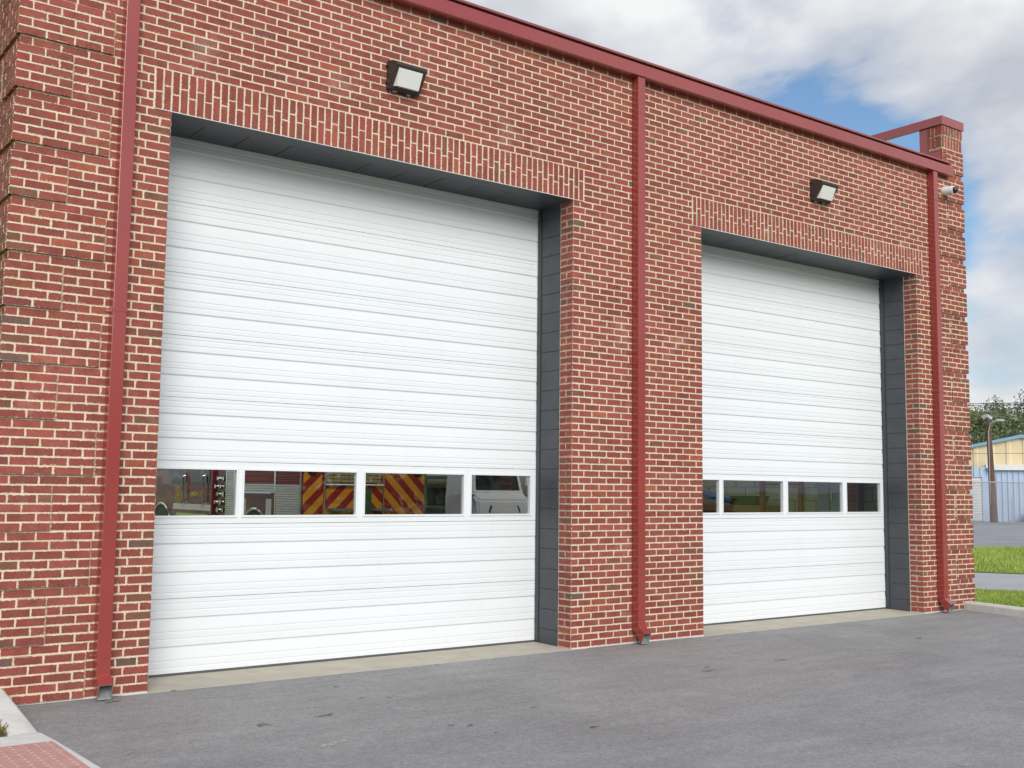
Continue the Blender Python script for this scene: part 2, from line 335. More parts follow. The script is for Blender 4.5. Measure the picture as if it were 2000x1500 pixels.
# apron with a slightly ragged edge along the building
def sheet(name, pts, z, m, kind='structure', parent=None):
    o = MB().add([(x, y, z) for x, y in pts], [tuple(range(len(pts)))]).build(name, m, parent, recalc=False)
    if kind: tag(o, kind=kind)
    return o
ap = [(-0.99, -40), (11.0, -40), (10.9, -9), (10.78, -3.0), (11.0, -1.0), (11.2, -0.06)]
x = 11.44
edge = [(11.44, 0.03)]
while x > -0.95:
    x -= rnd(0.05, 0.12); edge.append((x, 0.012+rnd(-0.010, 0.010)))
edge.append((-1.03, 0.012)); edge.append((-1.02, -1.3)); edge.append((-0.985, -2.2)); edge.append((-0.95, -3.2)); edge.append((-1.4, -4.5)); edge.append((-6, -9)); edge.append((-22, -11))
apron = sheet('asphalt_apron', [(-22, -40)]+ap[1:]+edge, -0.016, asph)
# door thresholds
for xa, xb in ((L1, R1), (L2, R2)):
    mb = MB(); mb.add([(xa-0.2, -0.02, -0.013), (xb+0.2, -0.02, -0.013), (xb+0.2, 0.75, -0.004), (xa-0.2, 0.75, -0.004), (xa-0.2, -0.02, -0.12), (xb+0.2, -0.02, -0.12)], [(0, 1, 2, 3), (4, 5, 1, 0)])
    tag(mb.build('threshold_slab', concrete), kind='structure')
# right-hand kerb, lawn, road
mb = MB()
kl = [(11.20, 0.06), (11.17, -0.10), (11.08, -0.55), (10.97, -1.0), (10.80, -2.2), (10.78, -4), (10.9, -9), (11.0, -40)]
prof = [(0.0, -0.10), (0.0, 0.075), (0.022, 0.098), (0.135, 0.100), (0.155, 0.085), (0.155, -0.10)]
for i, (px, py) in enumerate(kl):
    for (ox, oz) in prof: mb.v.append((px+ox, py, oz))
for i in range(len(kl)-1):
    for j in range(len(prof)-1): mb.f.append((i*6+j, i*6+j+1, i*6+6+j+1, i*6+6+j)); mb.mi.append(0)
mb.f.append((0, 1, 2, 3, 4, 5)); mb.mi.append(0)
tag(mb.build('kerb', kerb_m), kind='structure')
sheet('lawn', [(11.33, 0.05), (11.30, -0.1), (11.2, -0.55), (11.1, -1.0), (10.94, -2.2), (10.92, -4), (11.04, -9), (11.14, -40), (38, -40), (24.3, -20), (19.2, -9.6), (13.72, 0.5), (13.35, 1.15), (12.95, 3), (12.95, 60), (11.45, 60), (11.45, 0.05)], 0.07, lawn_m)
sheet('road', [(38, -40), (24.3, -20), (19.2, -9.6), (13.72, 0.5), (13.35, 1.15), (12.95, 3), (12.95, 200), (17.3, 200), (17.4, 6), (17.91, 3.76), (18.31, 2.96), (24.2, -8.3), (29.5, -19), (43, -40)], 0.0, road_m)
mb = MB()
rk = [(19.2, -9.6), (13.72, 0.5), (13.35, 1.15), (12.95, 3), (12.95, 30)]
for i in range(len(rk)-1):
    (x0, y0), (x1, y1) = rk[i], rk[i+1]; d = Vector((x1-x0, y1-y0, 0)).normalized(); n = Vector((d.y, -d.x, 0))*0.30
    mb.add([(x0, y0, 0.075), (x1, y1, 0.075), (x1+n.x, y1+n.y, 0.012), (x0+n.x, y0+n.y, 0.012)], [(0, 1, 2, 3)])
tag(mb.build('road_kerb', kerb_m), kind='structure')
sheet('verge', [(17.3, 200), (17.4, 6), (17.91, 3.76), (18.31, 2.96), (24.2, -8.3), (29.5, -19), (43, -40), (60, -40), (31.0, 8.0), (29.18, 8.79), (27.41, 9.4), (25.5, 16), (24, 200)], 0.012, lawn_m)
sheet('service_yard', [(60, -40), (31.0, 8.0), (29.18, 8.79), (27.41, 9.4), (25.5, 16), (24, 200), (130, 200), (150, -40)], 0.004, lot_m)

def grass_patch(name, inside, x0, x1, y0, y1, z, dens, h, label):
    r = random.Random(3); vs = []; fs = []; lv = []
    n = int((x1-x0)*(y1-y0)*dens)
    for _ in range(n):
        px, py = r.uniform(x0, x1), r.uniform(y0, y1)
        if not inside(px, py): continue
        a = r.uniform(0, 6.28); hh = h*r.uniform(0.5, 1.3); w = h*0.16; dx, dy = math.cos(a)*w, math.sin(a)*w
        lx, ly = r.gauss(0, 0.35)*hh, r.gauss(0, 0.35)*hh; k = len(vs)
        vs += [(px-dx, py-dy, z), (px+dx, py+dy, z), (px+lx, py+ly, z+hh)]; fs.append((k, k+1, k+2))
        q = min(1, max(0, r.gauss(0.5, 0.22)+0.25*math.sin(px*1.7)*math.sin(py*2.3))); lv += [q*0.8, q*0.8, q]
    me = bpy.data.meshes.new(name); me.from_pydata(vs, [], fs); me.materials.append(grass_m)
    at = me.attributes.new('lv', 'FLOAT', 'POINT'); at.data.foreach_set('value', lv)
    o = link(name, me); tag(o, label, 'grass', kind='stuff'); return o
def sd_(px, py): return px*0.886+py*0.463
grass_patch('kerbside_grass', lambda x, y: x > 11.33 and sd_(x, y) < 12.36 and (x < 13.0 or y < 1.6), 11.3, 14.5, -2.6, 2.6, 0.07, 900, 0.045, 'short bright grass on the strip behind the right kerb')
grass_patch('verge_grass', lambda x, y: sd_(x, y) > 17.65 and sd_(x, y) < 28.7 and abs((y+8.47)/(x+2.93)-0.57) < 0.16, 17.0, 33, -2, 14, 0.012, 190, 0.085, 'bright green grass verge beyond the road')

# left kerb, strip, tactile pad, planting bed
mb = MB(); st = [(-0.0, 0.125), (-0.25, 0.095), (-0.55, 0.058), (-0.85, 0.020), (-1.02, -0.003)]
for (py, z) in st:
    for q in ((-1.215, -0.1), (-1.205, z-0.01), (-1.190, z), (-1.045, z), (-1.028, z-0.012), (-1.022, -0.1)): mb.v.append((q[0], py, max(q[1], -0.1)))
for i in range(len(st)-1):
    for j in range(5): mb.f.append((i*6+j, i*6+j+1, i*6+7+j, i*6+6+j)); mb.mi.append(0)
mb.f.append((0, 1, 2, 3, 4, 5)); mb.mi.append(0)
tag(mb.build('ramp_kerb', kerb_m, smooth=True), kind='structure')
tag(MB().add([(-3.0, -1.02, -0.002), (-1.022, -1.02, -0.004), (-0.995, -1.30, -0.008), (-0.90, -4.2, -0.006), (-3.0, -4.2, -0.002), (-3, -1.02, -0.1), (-1.022, -1.02, -0.1), (-0.995, -1.3, -0.1), (-0.90, -4.2, -0.1)], [(0, 1, 2, 3, 4), (1, 6, 7, 2), (2, 7, 8, 3)]).build('ramp_slab', kerb_m), kind='structure')
pad = MB(); pad.box(-2.2, -1.03, -3.9, -1.33, -0.01, 0.004, ch=0.0)
pad = pad.build('tactile_paving', tact_m); tag(pad, kind='structure')
mbd = MB(); k = 0
for (r, z) in ((0.0145, 0.0), (0.0115, 0.0042), (0.0060, 0.0050)):
    for j in range(8): mbd.v.append((r*math.cos(j*math.pi/4), r*math.sin(j*math.pi/4), z))
for i in range(2):
    for j in range(8): mbd.f.append((i*8+j, i*8+(j+1) % 8, i*8+8+(j+1) % 8, i*8+8+j)); mbd.mi.append(0)
mbd.f.append(tuple(range(16, 24))); mbd.mi.append(0)
dome0 = mbd.build('dome', tact_m, pad, smooth=True); dme = dome0.data; first = True
for iy in range(22):
    for ix in range(9):
        p = (-1.065-ix*0.070, -1.37-iy*0.070, 0.004)
        if first: dome0.location = p; first = False
        else: link('dome', dme, pad, p)
tag(MB().add([(-4, -0.0, 0.07), (-1.215, 0.0, 0.08), (-1.215, -0.55, 0.035), (-1.215, -1.02, -0.01), (-4, -1.02, -0.01)], [(0, 1, 2, 3, 4)]).build('planting_bed', soil), kind='structure')
r = random.Random(5); vs, fs, lv = [], [], []
for _ in range(900):
    px, py = r.uniform(-1.75, -1.205), r.uniform(-1.0, -0.35); a = r.uniform(0, 6.28); h = r.uniform(0.008, 0.034); w = r.uniform(0.003, 0.008); k = len(vs)
    dx, dy = math.cos(a)*w, math.sin(a)*w; lx, ly = r.gauss(0, 0.02), r.gauss(0, 0.02); z = 0.05+(py+0.4)*0.09
    vs += [(px-dx, py-dy, z), (px+dx, py+dy, z), (px+lx+dx, py+ly+dy, z+h), (px+lx, py+ly, z+h*1.4)]; fs.append((k, k+1, k+2, k+3)); q = r.random(); lv += [q]*4
me = bpy.data.meshes.new('weeds'); me.from_pydata(vs, [], fs); me.materials.append(weed_m); me.attributes.new('lv', 'FLOAT', 'POINT').data.foreach_set('value', lv)
tag(link('weeds', me), 'low green weeds in the bed behind the left kerb', 'weeds', kind='stuff')

# marks on the asphalt
def blob(name, x, y, rx, ry, rot, m, seed, z=-0.0115, n=22, rough=0.35):
    r = random.Random(seed); pts = []
    ph = [r.uniform(0, 6.28) for _ in range(4)]
    for i in range(n):
        a = 2*math.pi*i/n; k = 1+rough*(math.sin(2*a+ph[0])*0.5+math.sin(3*a+ph[1])*0.4+math.sin(5*a+ph[2])*0.3)+r.uniform(-.08, .08)
        u, v = math.cos(a)*rx*k, math.sin(a)*ry*k; pts.append((x+u*math.cos(rot)-v*math.sin(rot), y+u*math.sin(rot)+v*math.cos(rot)))
    return sheet(name, pts, z, m, None, apron)
def unp(px, py, z=-0.016):
    d = _f+_r*((px-1000)/FPX)-_u*((py-750)/FPX); t = (z-CAM[2])/d.z; return CAM[0]+d.x*t, CAM[1]+d.y*t
for i, (px, py, rx, ry) in enumerate([(514, 1417, .055, .04), (635, 1398, .07, .035), (623, 1327, .02, .02), (657, 1342, .025, .02), (706, 1364, .022, .018), (760, 1363, .022, .018), (832, 1391, .022, .02), (882, 1417, .025, .02), (918, 1418, .03, .02), (1381, 1304, .05, .02), (1383, 1311, .075, .03), (1160, 1421, .045, .02), (1043, 1382, .035, .018), (970, 1432, .02, .015), (1306, 1300, .02, .012), (1150, 1560, .06, .03), (1795, 1247, .08, .03), (1525, 1290, .09, .03), (222, 1371, .06, .03), (340, 1350, .03, .02), (855, 1300, .03, .015)]):
    gx, gy = unp(px, py); blob('oil_stain', gx, gy, rx, ry, rnd(0, 0.6), stain_m, i)
gx, gy = unp(648, 1455); blob('pale_scrape', gx, gy, .10, .035, 0.3, paper, 91, -0.0105, 26, 0.6)
gx, gy = unp(238, 1482); blob('pale_scrape', gx, gy, .022, .012, 0.3, paper, 92, -0.0105)
gx, gy = unp(252, 1473); o = blob('dry_leaf', gx, gy, .035, .006, 0.5, leaf_dry, 93, -0.008)
gx, gy = unp(372, 1450); blob('dry_leaf', gx, gy, .012, .010, 0.3, leaf_dry, 94, -0.008)
gx, gy = unp(1886, 1189); blob('dry_leaf', gx, gy, .03, .03, 0.3, chev_o, 95, 0.002)

# ------------------------------------------------------------------ the fire station
ST = empty('fire_station', (5.15, 0, 0), label='red brick fire station with two large white bay doors', cat='building')
wall = MB(); my = 0.0042; mt = 0.17
HT = 6.03
zb = -0.10
wall.box(XL+0.007, L1-0.007, my, mt, zb, HT)                       # left pier
wall.box(R1+0.007, L2-0.007, my, mt, zb, HT)                       # middle pier
wall.box(R2+0.007, XR-0.007, my, mt, zb, HT)                       # right pier
for a, b in ((L1, R1), (L2, R2)): wall.box(a-0.007, b+0.007, my, mt, LZ0+0.006, HT)
# jamb returns (mortar behind the return bricks, pale joint next to the blocks)
for xx, s in ((L1, -1), (R1, 1), (L2, -1), (R2, 1)):
    a, b = sorted((xx+s*0.008, xx+s*0.15)); wall.box(a, b, mt, 0.212, zb, LZ0-0.004)
wall.box(XL+0.007, XL+0.16, mt, 19.8, zb, HT)                      # left side wall core
wall.box(XR-0.16, XR-0.007, mt, 19.8, zb, HT)                      # right side wall core
# quoin blocks
nblk = 15
for k in range(nblk):
    z0 = k*6*c; z1 = (k*6+5)*c-0.010
    w = 3.5*B if k % 2 == 0 else 2.05*B
    xl, xr = XL-QP, XR+QP
    wall.box(xl+0.007, xl+w-0.012, my-QP, my+0.001, z0+0.002, z1-0.001)
    wall.box(xr-w+0.012, xr-0.007, my-QP, my+0.001, z0+0.002, z1-0.001)
    wall.box(xl+0.007, XL+0.008, my+0.001, (w+0.03), z0+0.002, z1-0.001)
    wall.box(XR-0.008, xr-0.007, my+0.001, (w+0.03), z0+0.002, z1-0.001)
# pilaster tops above the gutter
for (xa, xb) in ((XL+0.007, XL+0.49), (10.972, XR-0.007)):
    wall.box(xa, xb, my, 0.195, HT, 6.752)
    k = 15
for xa, xb in ((XL-QP+0.007, XL-QP+2.05*B-0.012), (XR+QP-2.05*B+0.012, XR+QP-0.007)):
    wall.box(xa, xb, my-QP, my+0.001, 90*c+0.002, 95*c-0.011)
wall.box(10.966, XR+0.004, -0.0065, 0.19, 6.43, 6.612); wall.box(10.966, XR+0.004, -0.020, 0.19, 6.613, 6.756)
WALL = wall.build('wall', mortar, ST)

# ---- bricks
PAL = [((0.272, 0.076, 0.060), 0.69), ((0.248, 0.068, 0.055), 0.22), ((0.315, 0.092, 0.058), 0.05), ((0.205, 0.085, 0.060), 0.012), ((0.215, 0.070, 0.060), 0.012), ((0.145, 0.090, 0.075), 0.004), ((0.290, 0.062, 0.050), 0.015)]
BR = random.Random(11)
def bcol(dark=0.0):
    q = BR.random()
    if BR.random() < dark: base = PAL[BR.choice((3, 3, 4, 5, 3, 3))][0]
    else:
        for col, w in PAL:
            base = col
            if q < w: break
            q -= w
    k = BR.uniform(0.90, 1.10); return tuple(min(0.9, v*k*BR.uniform(0.95, 1.05)) for v in base)
BRICKS = []      # (u0,u1,v0,v1,w0,w1,orient,colour)
def brick(u0, u1, v0, v1, w0, w1, o, dark=0.0):
    if u1-u0 < 0.012 or v1-v0 < 0.012: return
    BRICKS.append((u0, u1, v0, v1, w0, w1, o, bcol(dark)))
ORI = {'-y': (lambda u, v, w: (u, w, v), False), '-x': (lambda u, v, w: (w, u, v), True), '+x': (lambda u, v, w: (-w, u, v), False)}
def brick_mesh(b):
    u0, u1, v0, v1, w0, w1, o, col = b; fn, flip = ORI[o]; ch = 0.0028; j = lambda s=0.0013: BR.uniform(-s, s)
    pu = BR.uniform(-0.0018, 0.0012)
    ring = [(u0+j(), v0+j()), (u1+j(), v0+j()), (u1+j(), v1+j()), (u0+j(), v1+j())]
    cu, cv = (u0+u1)/2, (v0+v1)/2
    ins = [(u+ch*(1 if u < cu else -1), v+ch*(1 if v < cv else -1)) for u, v in ring]
    vs = [(u, v, w0+pu+j(0.0006)) for u, v in ins]+[(u, v, w0+ch+pu) for u, v in ring]+[(u, v, w1) for u, v in ring]
    fs = [(0, 1, 2, 3)]
    for i in range(4):
        q = (i+1) % 4; fs += [(i, 4+i, 4+q, q), (4+i, 8+i, 8+q, 4+q)]
    hu, hv, hw = (u1-u0)/2, (v1-v0)/2, (w1-w0)/2; cw = (w0+w1)/2
    uvs, hvs = [], []
    for fi, f in enumerate(fs):
        side = fi > 0 and fi % 2 == 0
        for i in f:
            U, V, Wd = vs[i]
            if side and fi in (4, 8): uvs.append((Wd-cw, V-cv)); hvs.append((hw, hv))
            elif side: uvs.append((U-cu, Wd-cw)); hvs.append((hu, hw))
            else: uvs.append((U-cu, V-cv)); hvs.append((hu, hv))
    if flip: 
        nf = []; nu = []; nh = []; k = 0
        for f in fs:
            n = len(f); nf.append(tuple(reversed(f))); nu += list(reversed(uvs[k:k+n])); nh += list(reversed(hvs[k:k+n])); k += n
        fs, uvs, hvs = nf, nu, nh
    return [fn(*v) for v in vs], fs, uvs, hvs
def mesh_from_bricks(name, bs, loc=(0, 0, 0)):
    V, Fc, UV, HV, C = [], [], [], [], []
    for b in bs:
        vs, fs, uv, hv = brick_mesh(b); k = len(V)
        V += [(x-loc[0], y-loc[1], z-loc[2]) for x, y, z in vs]; Fc += [tuple(i+k for i in f) for f in fs]; UV += uv; HV += hv; C += [(*b[7], 1.0)]*len(vs)
    me = bpy.data.meshes.new(name); me.from_pydata(V, [], Fc)
    a = me.uv_layers.new(name='face_m'); a.data.foreach_set('uv', np.array(UV, dtype=np.float32).ravel())
    a = me.uv_layers.new(name='half_m'); a.data.foreach_set('uv', np.array(HV, dtype=np.float32).ravel())
    at = me.attributes.new('tint', 'FLOAT_COLOR', 'POINT'); at.data.foreach_set('color', np.array(C, dtype=np.float32).ravel())
    me.materials.append(brick_m); return me

J = 0.0112; BH = c-J
def run(xa, xb, joints, i, y0=0.0, dep=0.085, o='-y', dl=0.0, dr=0.0, depl=None, depr=None):
    """bricks of one course from xa to xb broken at joints; depl/depr depth of the end bricks"""
    js = sorted(q for q in joints if xa+0.03 < q < xb-0.03)
    e = [xa]+js+[xb]
    for k in range(len(e)-1):
        a = e[k]+(J/2 if k else 0)+BR.uniform(-.0012, .0012)*(k > 0); b_ = e[k+1]-(J/2 if k < len(e)-2 else 0)+BR.uniform(-.0012, .0012)*(k < len(e)-2)
        d = dep; dk = 0.0
        if k == 0 and depl: d = depl; dk = dl
        if k == len(e)-2 and depr: d = depr; dk = dr
        zz = i*c+BR.uniform(-.0008, .0008); brick(a, b_, zz, zz+BH+BR.uniform(-.0010, .0010), y0, y0+d, o, dk)
def series(a, step, lo, hi):
    k0 = math.ceil((lo-a)/step); return [a+k*step for k in range(k0, int((hi-a)/step)+1)]
M1 = (4.2549+0.252)/22; M2 = (10.544-4.2549)/31
def upper(p):
    h = 0.5 if p else 0.0
    return [q for q in series(-0.252+h*B, B, -1.3, -0.1)]+[q for q in series(-0.252+h*M1, M1, -0.1, 4.25)]+[q for q in series(4.2549+h*M2, M2, 4.25, 10.54)]+[q for q in series(10.544+h*B, B, 10.54, 11.5)]
def lj(p): return [-0.197]+[-0.3536-k*B for k in range(5)] if p == 0 else [-0.0914]+[-0.252-k*B for k in range(6)]
def mj(p): return [R1+0.45*B]+[R1+(1.30+k)*B for k in range(9)] if p == 0 else [R1+(0.80+k)*B for k in range(9)]
def rj(p): return [R2+(0.81+k)*B for k in range(6)] if p == 0 else [R2+0.44*B]+[R2+(1.30+k)*B for k in range(6)]
def qedges(i):
    k, q = divmod(i, 6)
    if q == 5: return None
    return 3.5*B if k % 2 == 0 else 2.05*B
for i in range(0, 89):
    p = i % 2; w = qedges(i)
    # quoins (both corners) with the return onto the side walls
    if w:
        w_r = round(w/B*2)/2*B
        js = [XL-QP+B*k for k in range(1, 5)] if p == 0 else [XL-QP+B*(k-0.5) for k in range(1, 5)]
        run(XL-QP, XL-QP+w-0.012, js, i, -QP, 0.09 if p == 0 else 0.09, depl=0.092 if p == 0 else 0.194, dl=0.18)
        js = [XR+QP-B*k for k in range(1, 5)] if p == 0 else [XR+QP-B*(k-0.5) for k in range(1, 5)]
        run(XR+QP-w+0.012, XR+QP, js, i, -QP, 0.09, depr=0.092 if p == 0 else 0.194, dr=0.12)
        xa, xb = XL-QP+w, XR+QP-w
        # left side wall course
        s0 = -QP+(0.092+J if p == 0 else 0.194+J)
        run(s0, -QP+w, [(-QP+0.5*B+B*k) if p == 0 else (-QP+B*(k+1)) for k in range(0, 6)], i, XL-QP, 0.085, '-x')
        run(-QP+w+J, 1.5, series(0.05+p*B/2, B, -0.3, 1.5), i, XL, 0.085, '-x')
    else:
        xa, xb = XL, XR
        run(0.10+J, 1.5, series(0.05+p*B/2, B, -0.3, 1.5), i, XL, 0.085, '-x')
    zc = i*c
    d0 = lambda flag: None
    if zc < LZ0-0.01:
        A_, Bt = 0.092, 0.197
        run(xa, L1, lj(p), i, 0.0, depl=None if w else 0.10, depr=0.19, dr=0.18)
        run(R1, L2, mj(p), i, 0.0, depl=Bt if p == 0 else A_, dl=0.12, depr=0.19, dr=0.15)
        run(R2, xb, rj(p), i, 0.0, depl=A_ if p == 0 else Bt, dl=0.12, depr=None if w else 0.10)
        if p == 1: brick(A_+J, 0.197, zc, zc+BH, R1+0.0005, R1+0.09, '-x', 0.15)
        else: brick(A_+J, 0.197, zc, zc+BH, R2+0.0005, R2+0.09, '-x', 0.15)
    elif zc < LZ1-0.01:
        up = upper(p)
        run(xa, L1-0.150, lj(p), i); run(R1+0.150, L2-0.150, [q for q in mj(p) if q > R1+0.1], i); run(R2+0.150, xb, rj(p), i)
    else:
        run(xa, xb, upper(p), i)
# pilaster tops above the gutter
for i in range(89, 95):
    p = i % 2; q = 0 if i == 89 else QP
    for s in (0, 1):
        xa, xb = (XL-q, XL+0.495) if s == 0 else (10.965, XR+q)
        js = [(xb-B*k if s else xa+B*k) for k in range(1, 5)] if p == 0 else [(xb-B*(k-.5) if s else xa+B*(k-.5)) for k in range(1, 5)]
        run(xa, xb, js, i, -q, 0.09, depl=0.19, depr=0.19)
for s in (0, 1):       # soldier caps of the pilasters
    xa, xb = (XL-0.01, XL+0.50) if s == 0 else (10.958, XR+0.012)
    n = 7; pw = (xb-xa)/n
    for k in range(n):
        brick(xa+k*pw+(J/2 if k else 0), xa+(k+1)*pw-(J/2 if k < n-1 else 0), 6.445, 6.610, -0.012, 0.085, '-y')
        brick(xa+k*pw+(J/2 if k else 0), xa+(k+1)*pw-(J/2 if k < n-1 else 0), 6.622, 6.755, -0.026, 0.085, '-y')
    for k in range(2):
        y0 = 0.090+k*0.062
        if s: brick(y0, y0+0.052, 6.445, 6.610, xa, xa+0.05, '-x'); brick(y0, y0+0.052, 6.622, 6.755, xa-0.002, xa+0.05, '-x')
# choose the bricks that show largest
def brick_px(b):
    fn, _ = ORI[b[6]]; p = fn((b[0]+b[1])/2, (b[2]+b[3])/2, b[4]); x, y, z = proj(p)
    if not (4 < x < 1996 and 4 < y < 1496): return 0
    if b[6] == '-x' and p[0] < XL+0.1 and x < 12: return 0
    return (b[1]-b[0])*(b[3]-b[2])/(z*z)*(1.0 if b[6] == '-y' else 0.3)
order = sorted(range(len(BRICKS)), key=lambda k: -brick_px(BRICKS[k]))
big = set(order[:300])
for k in sorted(big):
    b = BRICKS[k]; fn, _ = ORI[b[6]]; L = fn((b[0]+b[1])/2, (b[2]+b[3])/2, (b[4]+b[5])/2)
    link('brick', mesh_from_bricks('brick', [b], L), WALL, L)
o = link('brick_field', mesh_from_bricks('brick_field', [BRICKS[k] for k in range(len(BRICKS)) if k not in big]), WALL); tag(o, kind='stuff')
# ---- lintels with soldier bricks, soffit
for (a, b) in ((L1, R1), (L2, R2)):
    mb = MB(); mb.box(a-0.14, b+0.14, -0.004, 0.19, LZ0-0.004, LZ0+0.003, 0); mb.box(a-0.14, b+0.14, -0.0075, -0.0042, LZ0-0.0035, LZ0+0.0025, 1)
    LN = mb.build('lintel', [steel_dark, plate_edge], ST, loc=((a+b)/2, 0.1, LZ0))
    n = 66; x0 = a-0.141; pw = (b-a+0.282)/n
    for k in range(n):
        u0, u1 = x0+k*pw+0.0055+BR.uniform(-.001, .001), x0+(k+1)*pw-0.0055+BR.uniform(-.001, .001)
        zs = LZ0+0.006; zt = LZ1-0.008; sp_ = zs+0.137+BR.uniform(-.006, .006) if k % 2 == 0 else zt-0.128+BR.uniform(-.006, .006)
        for (v0, v1) in ((zs, sp_-0.005), (sp_+0.005, zt)):
            bb = (u0, u1, v0, v1, 0.0, 0.08, '-y', bcol()); Lc = ((u0+u1)/2, 0.04, (v0+v1)/2); link('soldier_brick', mesh_from_bricks('soldier_brick', [bb], Lc), LN, Lc)
    # soffit blocks behind the steel plate
    mb = MB()
    xx = a-0.05
    while xx < b:
        x1 = min(xx+0.394, b+0.05); mb.box(xx, x1-0.004, 0.200, 0.62, LZ0-0.002+rnd(0, .003), LZ0+0.19); xx += 0.3985
    mb.box(a-0.06, b+0.06, 0.19, 0.64, LZ0+0.008, LZ0+0.2)
    mb.build('soffit', steel_dark, ST, loc=((a+b)/2, 0.4, LZ0))
    mb = MB(); mb.box(a-0.4, b+0.4, 0.62, 0.80, LZ0+0.06, 5.2); mb.build('header_wall', cmu_in, ST, loc=((a+b)/2, 0.7, 4.8))
# ---- painted jamb blocks
bmz = MB(); bmz.box(-0.1, 0.1, -0.148, 0.148, 0, 0.1995, ch=0.006); jb = bmz.build('jamb_block', steel_dark, ST); jme = jb.data; first = True
for xx, s in ((L1, -1), (R1, 1), (L2, -1), (R2, 1)):
    for k in range(23):
        z = -0.06+k*B
        if z > LZ0-0.1: continue
        p = (xx+s*0.104+rnd(-.0012, .0012), 0.362, z)
        if first: jb.location = p; jb.matrix_parent_inverse = Matrix.Translation(-wloc(ST)); first = False
        else: link('jamb_block', jme, ST, p)
    a, b = sorted((xx+s*0.012, xx+s*0.22)); MB().box(a, b, 0.2125, 0.62, -0.1, LZ0-0.01).build('jamb_core', steel_dark, ST, loc=(xx, 0.4, 2))
for (a, b) in ((XL, L1), (R1, L2), (R2, XR)):
    MB().box(a+0.005, b-0.006, -0.010, 0.006, -0.013, -0.0015).build('base_flashing', plate_edge, ST, loc=((a+b)/2, 0, 0))

# ---- sectional doors
SECT = [0.012, 0.622, 1.236, 1.767, 2.300, 2.826, 3.360, 3.973, 4.585]
DY = 0.590
def section_profile(z0, z1):
    h = z1-z0; P = [(DY, z1-0.002)]
    pats = [(0.066, 't'), (0.160, 't'), (0.275, 'T'), (0.447, 't'), (0.541, 't'), (0.656, 'T'), (0.828, 't'), (0.922, 't')]
    for t, k in pats:
        z = z1-t*h
        if k == 't': P += [(DY-0.0005, z+0.005), (DY+0.0030, z+0.0005), (DY, z-0.012)]
        else: P += [(DY-0.001, z+0.013), (DY+0.009, z+0.001), (DY+0.009, z-0.008), (DY, z-0.085)]
    P += [(DY, z0+0.002), (DY+0.04, z0+0.002), (DY+0.04, z1-0.002)]
    return P
def make_door(xo, label):
    D = empty('bay_door', (xo+DW/2, DY, 0)); D.parent = ST; D.matrix_parent_inverse = Matrix.Translation(-Vector(ST.location)); D['label'] = label
    xa, xb = xo-0.055, xo+DW+0.035
    for k in range(8):
        z0, z1 = SECT[k], SECT[k+1]
        if k == 2: continue
        MB().prism(section_profile(z0, z1), xa, xb).build('door_panel', door_white, D, loc=((xa+xb)/2, DY, (z0+z1)/2))
    z0, z1 = SECT[2]+0.002, SECT[3]-0.002
    mul = [(xa, xo+0.165), (xo+0.903, xo+0.968), (xo+2.078, xo+2.164), (xo+3.288, xo+3.374), (xo+4.125, xb)]
    g0, g1 = 1.303, 1.700
    mb = MB(); mb.box(xa, xb, DY, DY+0.04, z0, g0); mb.box(xa, xb, DY, DY+0.04, g1, z1)
    for a, b in mul: mb.box(a, b, DY+0.0005, DY+0.0395, g0, g1)
    mb.build('window_section', door_white, D, loc=((xa+xb)/2, DY, 1.5))
    for k in range(4):
        a, b = mul[k][1], mul[k+1][0]; mb = MB(); t = 0.016
        for (x0, x1, zz0, zz1) in ((a-0.012, b+0.012, g0-0.014, g0+0.004), (a-0.012, b+0.012, g1-0.004, g1+0.014), (a-0.012, a+0.004, g0+0.004, g1-0.004), (b-0.004, b+0.012, g0+0.004, g1-0.004)):
            mb.box(x0, x1, DY-0.010, DY+0.001, zz0, zz1)
        mb.build('window_frame', door_white, D, loc=((a+b)/2, DY, 1.5))
        MB().box(a-0.001, b+0.001, DY+0.018, DY+0.024, g0-0.001, g1+0.001).build('pane', pane_m, D, loc=((a+b)/2, DY+0.02, 1.5))
    MB().prism([(DY-0.004, 0.010), (DY-0.004, -0.001), (DY+0.02, -0.006), (DY+0.045, -0.001), (DY+0.045, 0.010)], xa, xb).build('bottom_seal', seal_m, D, loc=((xa+xb)/2, DY, 0))
    for xx, s in ((xo, -1), (xo+DW, 1)):
        mb = MB(); a, b = sorted((xx+s*0.000, xx+s*0.06)); mb.box(a, b, 0.530, 0.580, 0.0, LZ0-0.012)
        a, b = sorted((xx+s*0.010, xx+s*0.03)); mb.box(a, b, 0.512, 0.5295, 0.0, LZ0-0.012)
        mb.build('door_track', track_m, D, loc=(xx, 0.55, 2))
    return D
make_door(L1, 'left white bay door with windows showing the fire engine')
make_door(L2, 'right white bay door between the middle and right downspouts')

# ---- gutter, roof edge, coping
gp = [(0.004, 6.010), (-0.122, 6.010), (-0.124, 6.136), (-0.112, 6.146), (-0.104, 6.141), (-0.112, 6.134), (-0.110, 6.018), (0.004, 6.018)]
mb = MB().prism(gp, -0.66, 11.065); G = mb.build('gutter', red_metal, ST, loc=(5, -0.06, 6.05))
for xx in (-0.66, 11.065): MB().prism([(0.003, 6.012), (-0.120, 6.012), (-0.122, 6.134), (0.003, 6.134)], xx-0.0015, xx+0.003).build('gutter_end', red_metal, G, loc=(xx, -0.06, 6.05))
MB().prism([(-0.104, 6.183), (-0.104, 6.203), (0.10, 6.215), (0.10, 6.205), (-0.09, 6.187)], -0.66, 11.085).build('drip_edge', red_metal, ST, loc=(5, 0, 6.18))
MB().box(-0.66, 11.065, 0.02, 0.09, 6.018, 6.186).build('fascia', red_roof, ST, loc=(5, 0.05, 6.1))
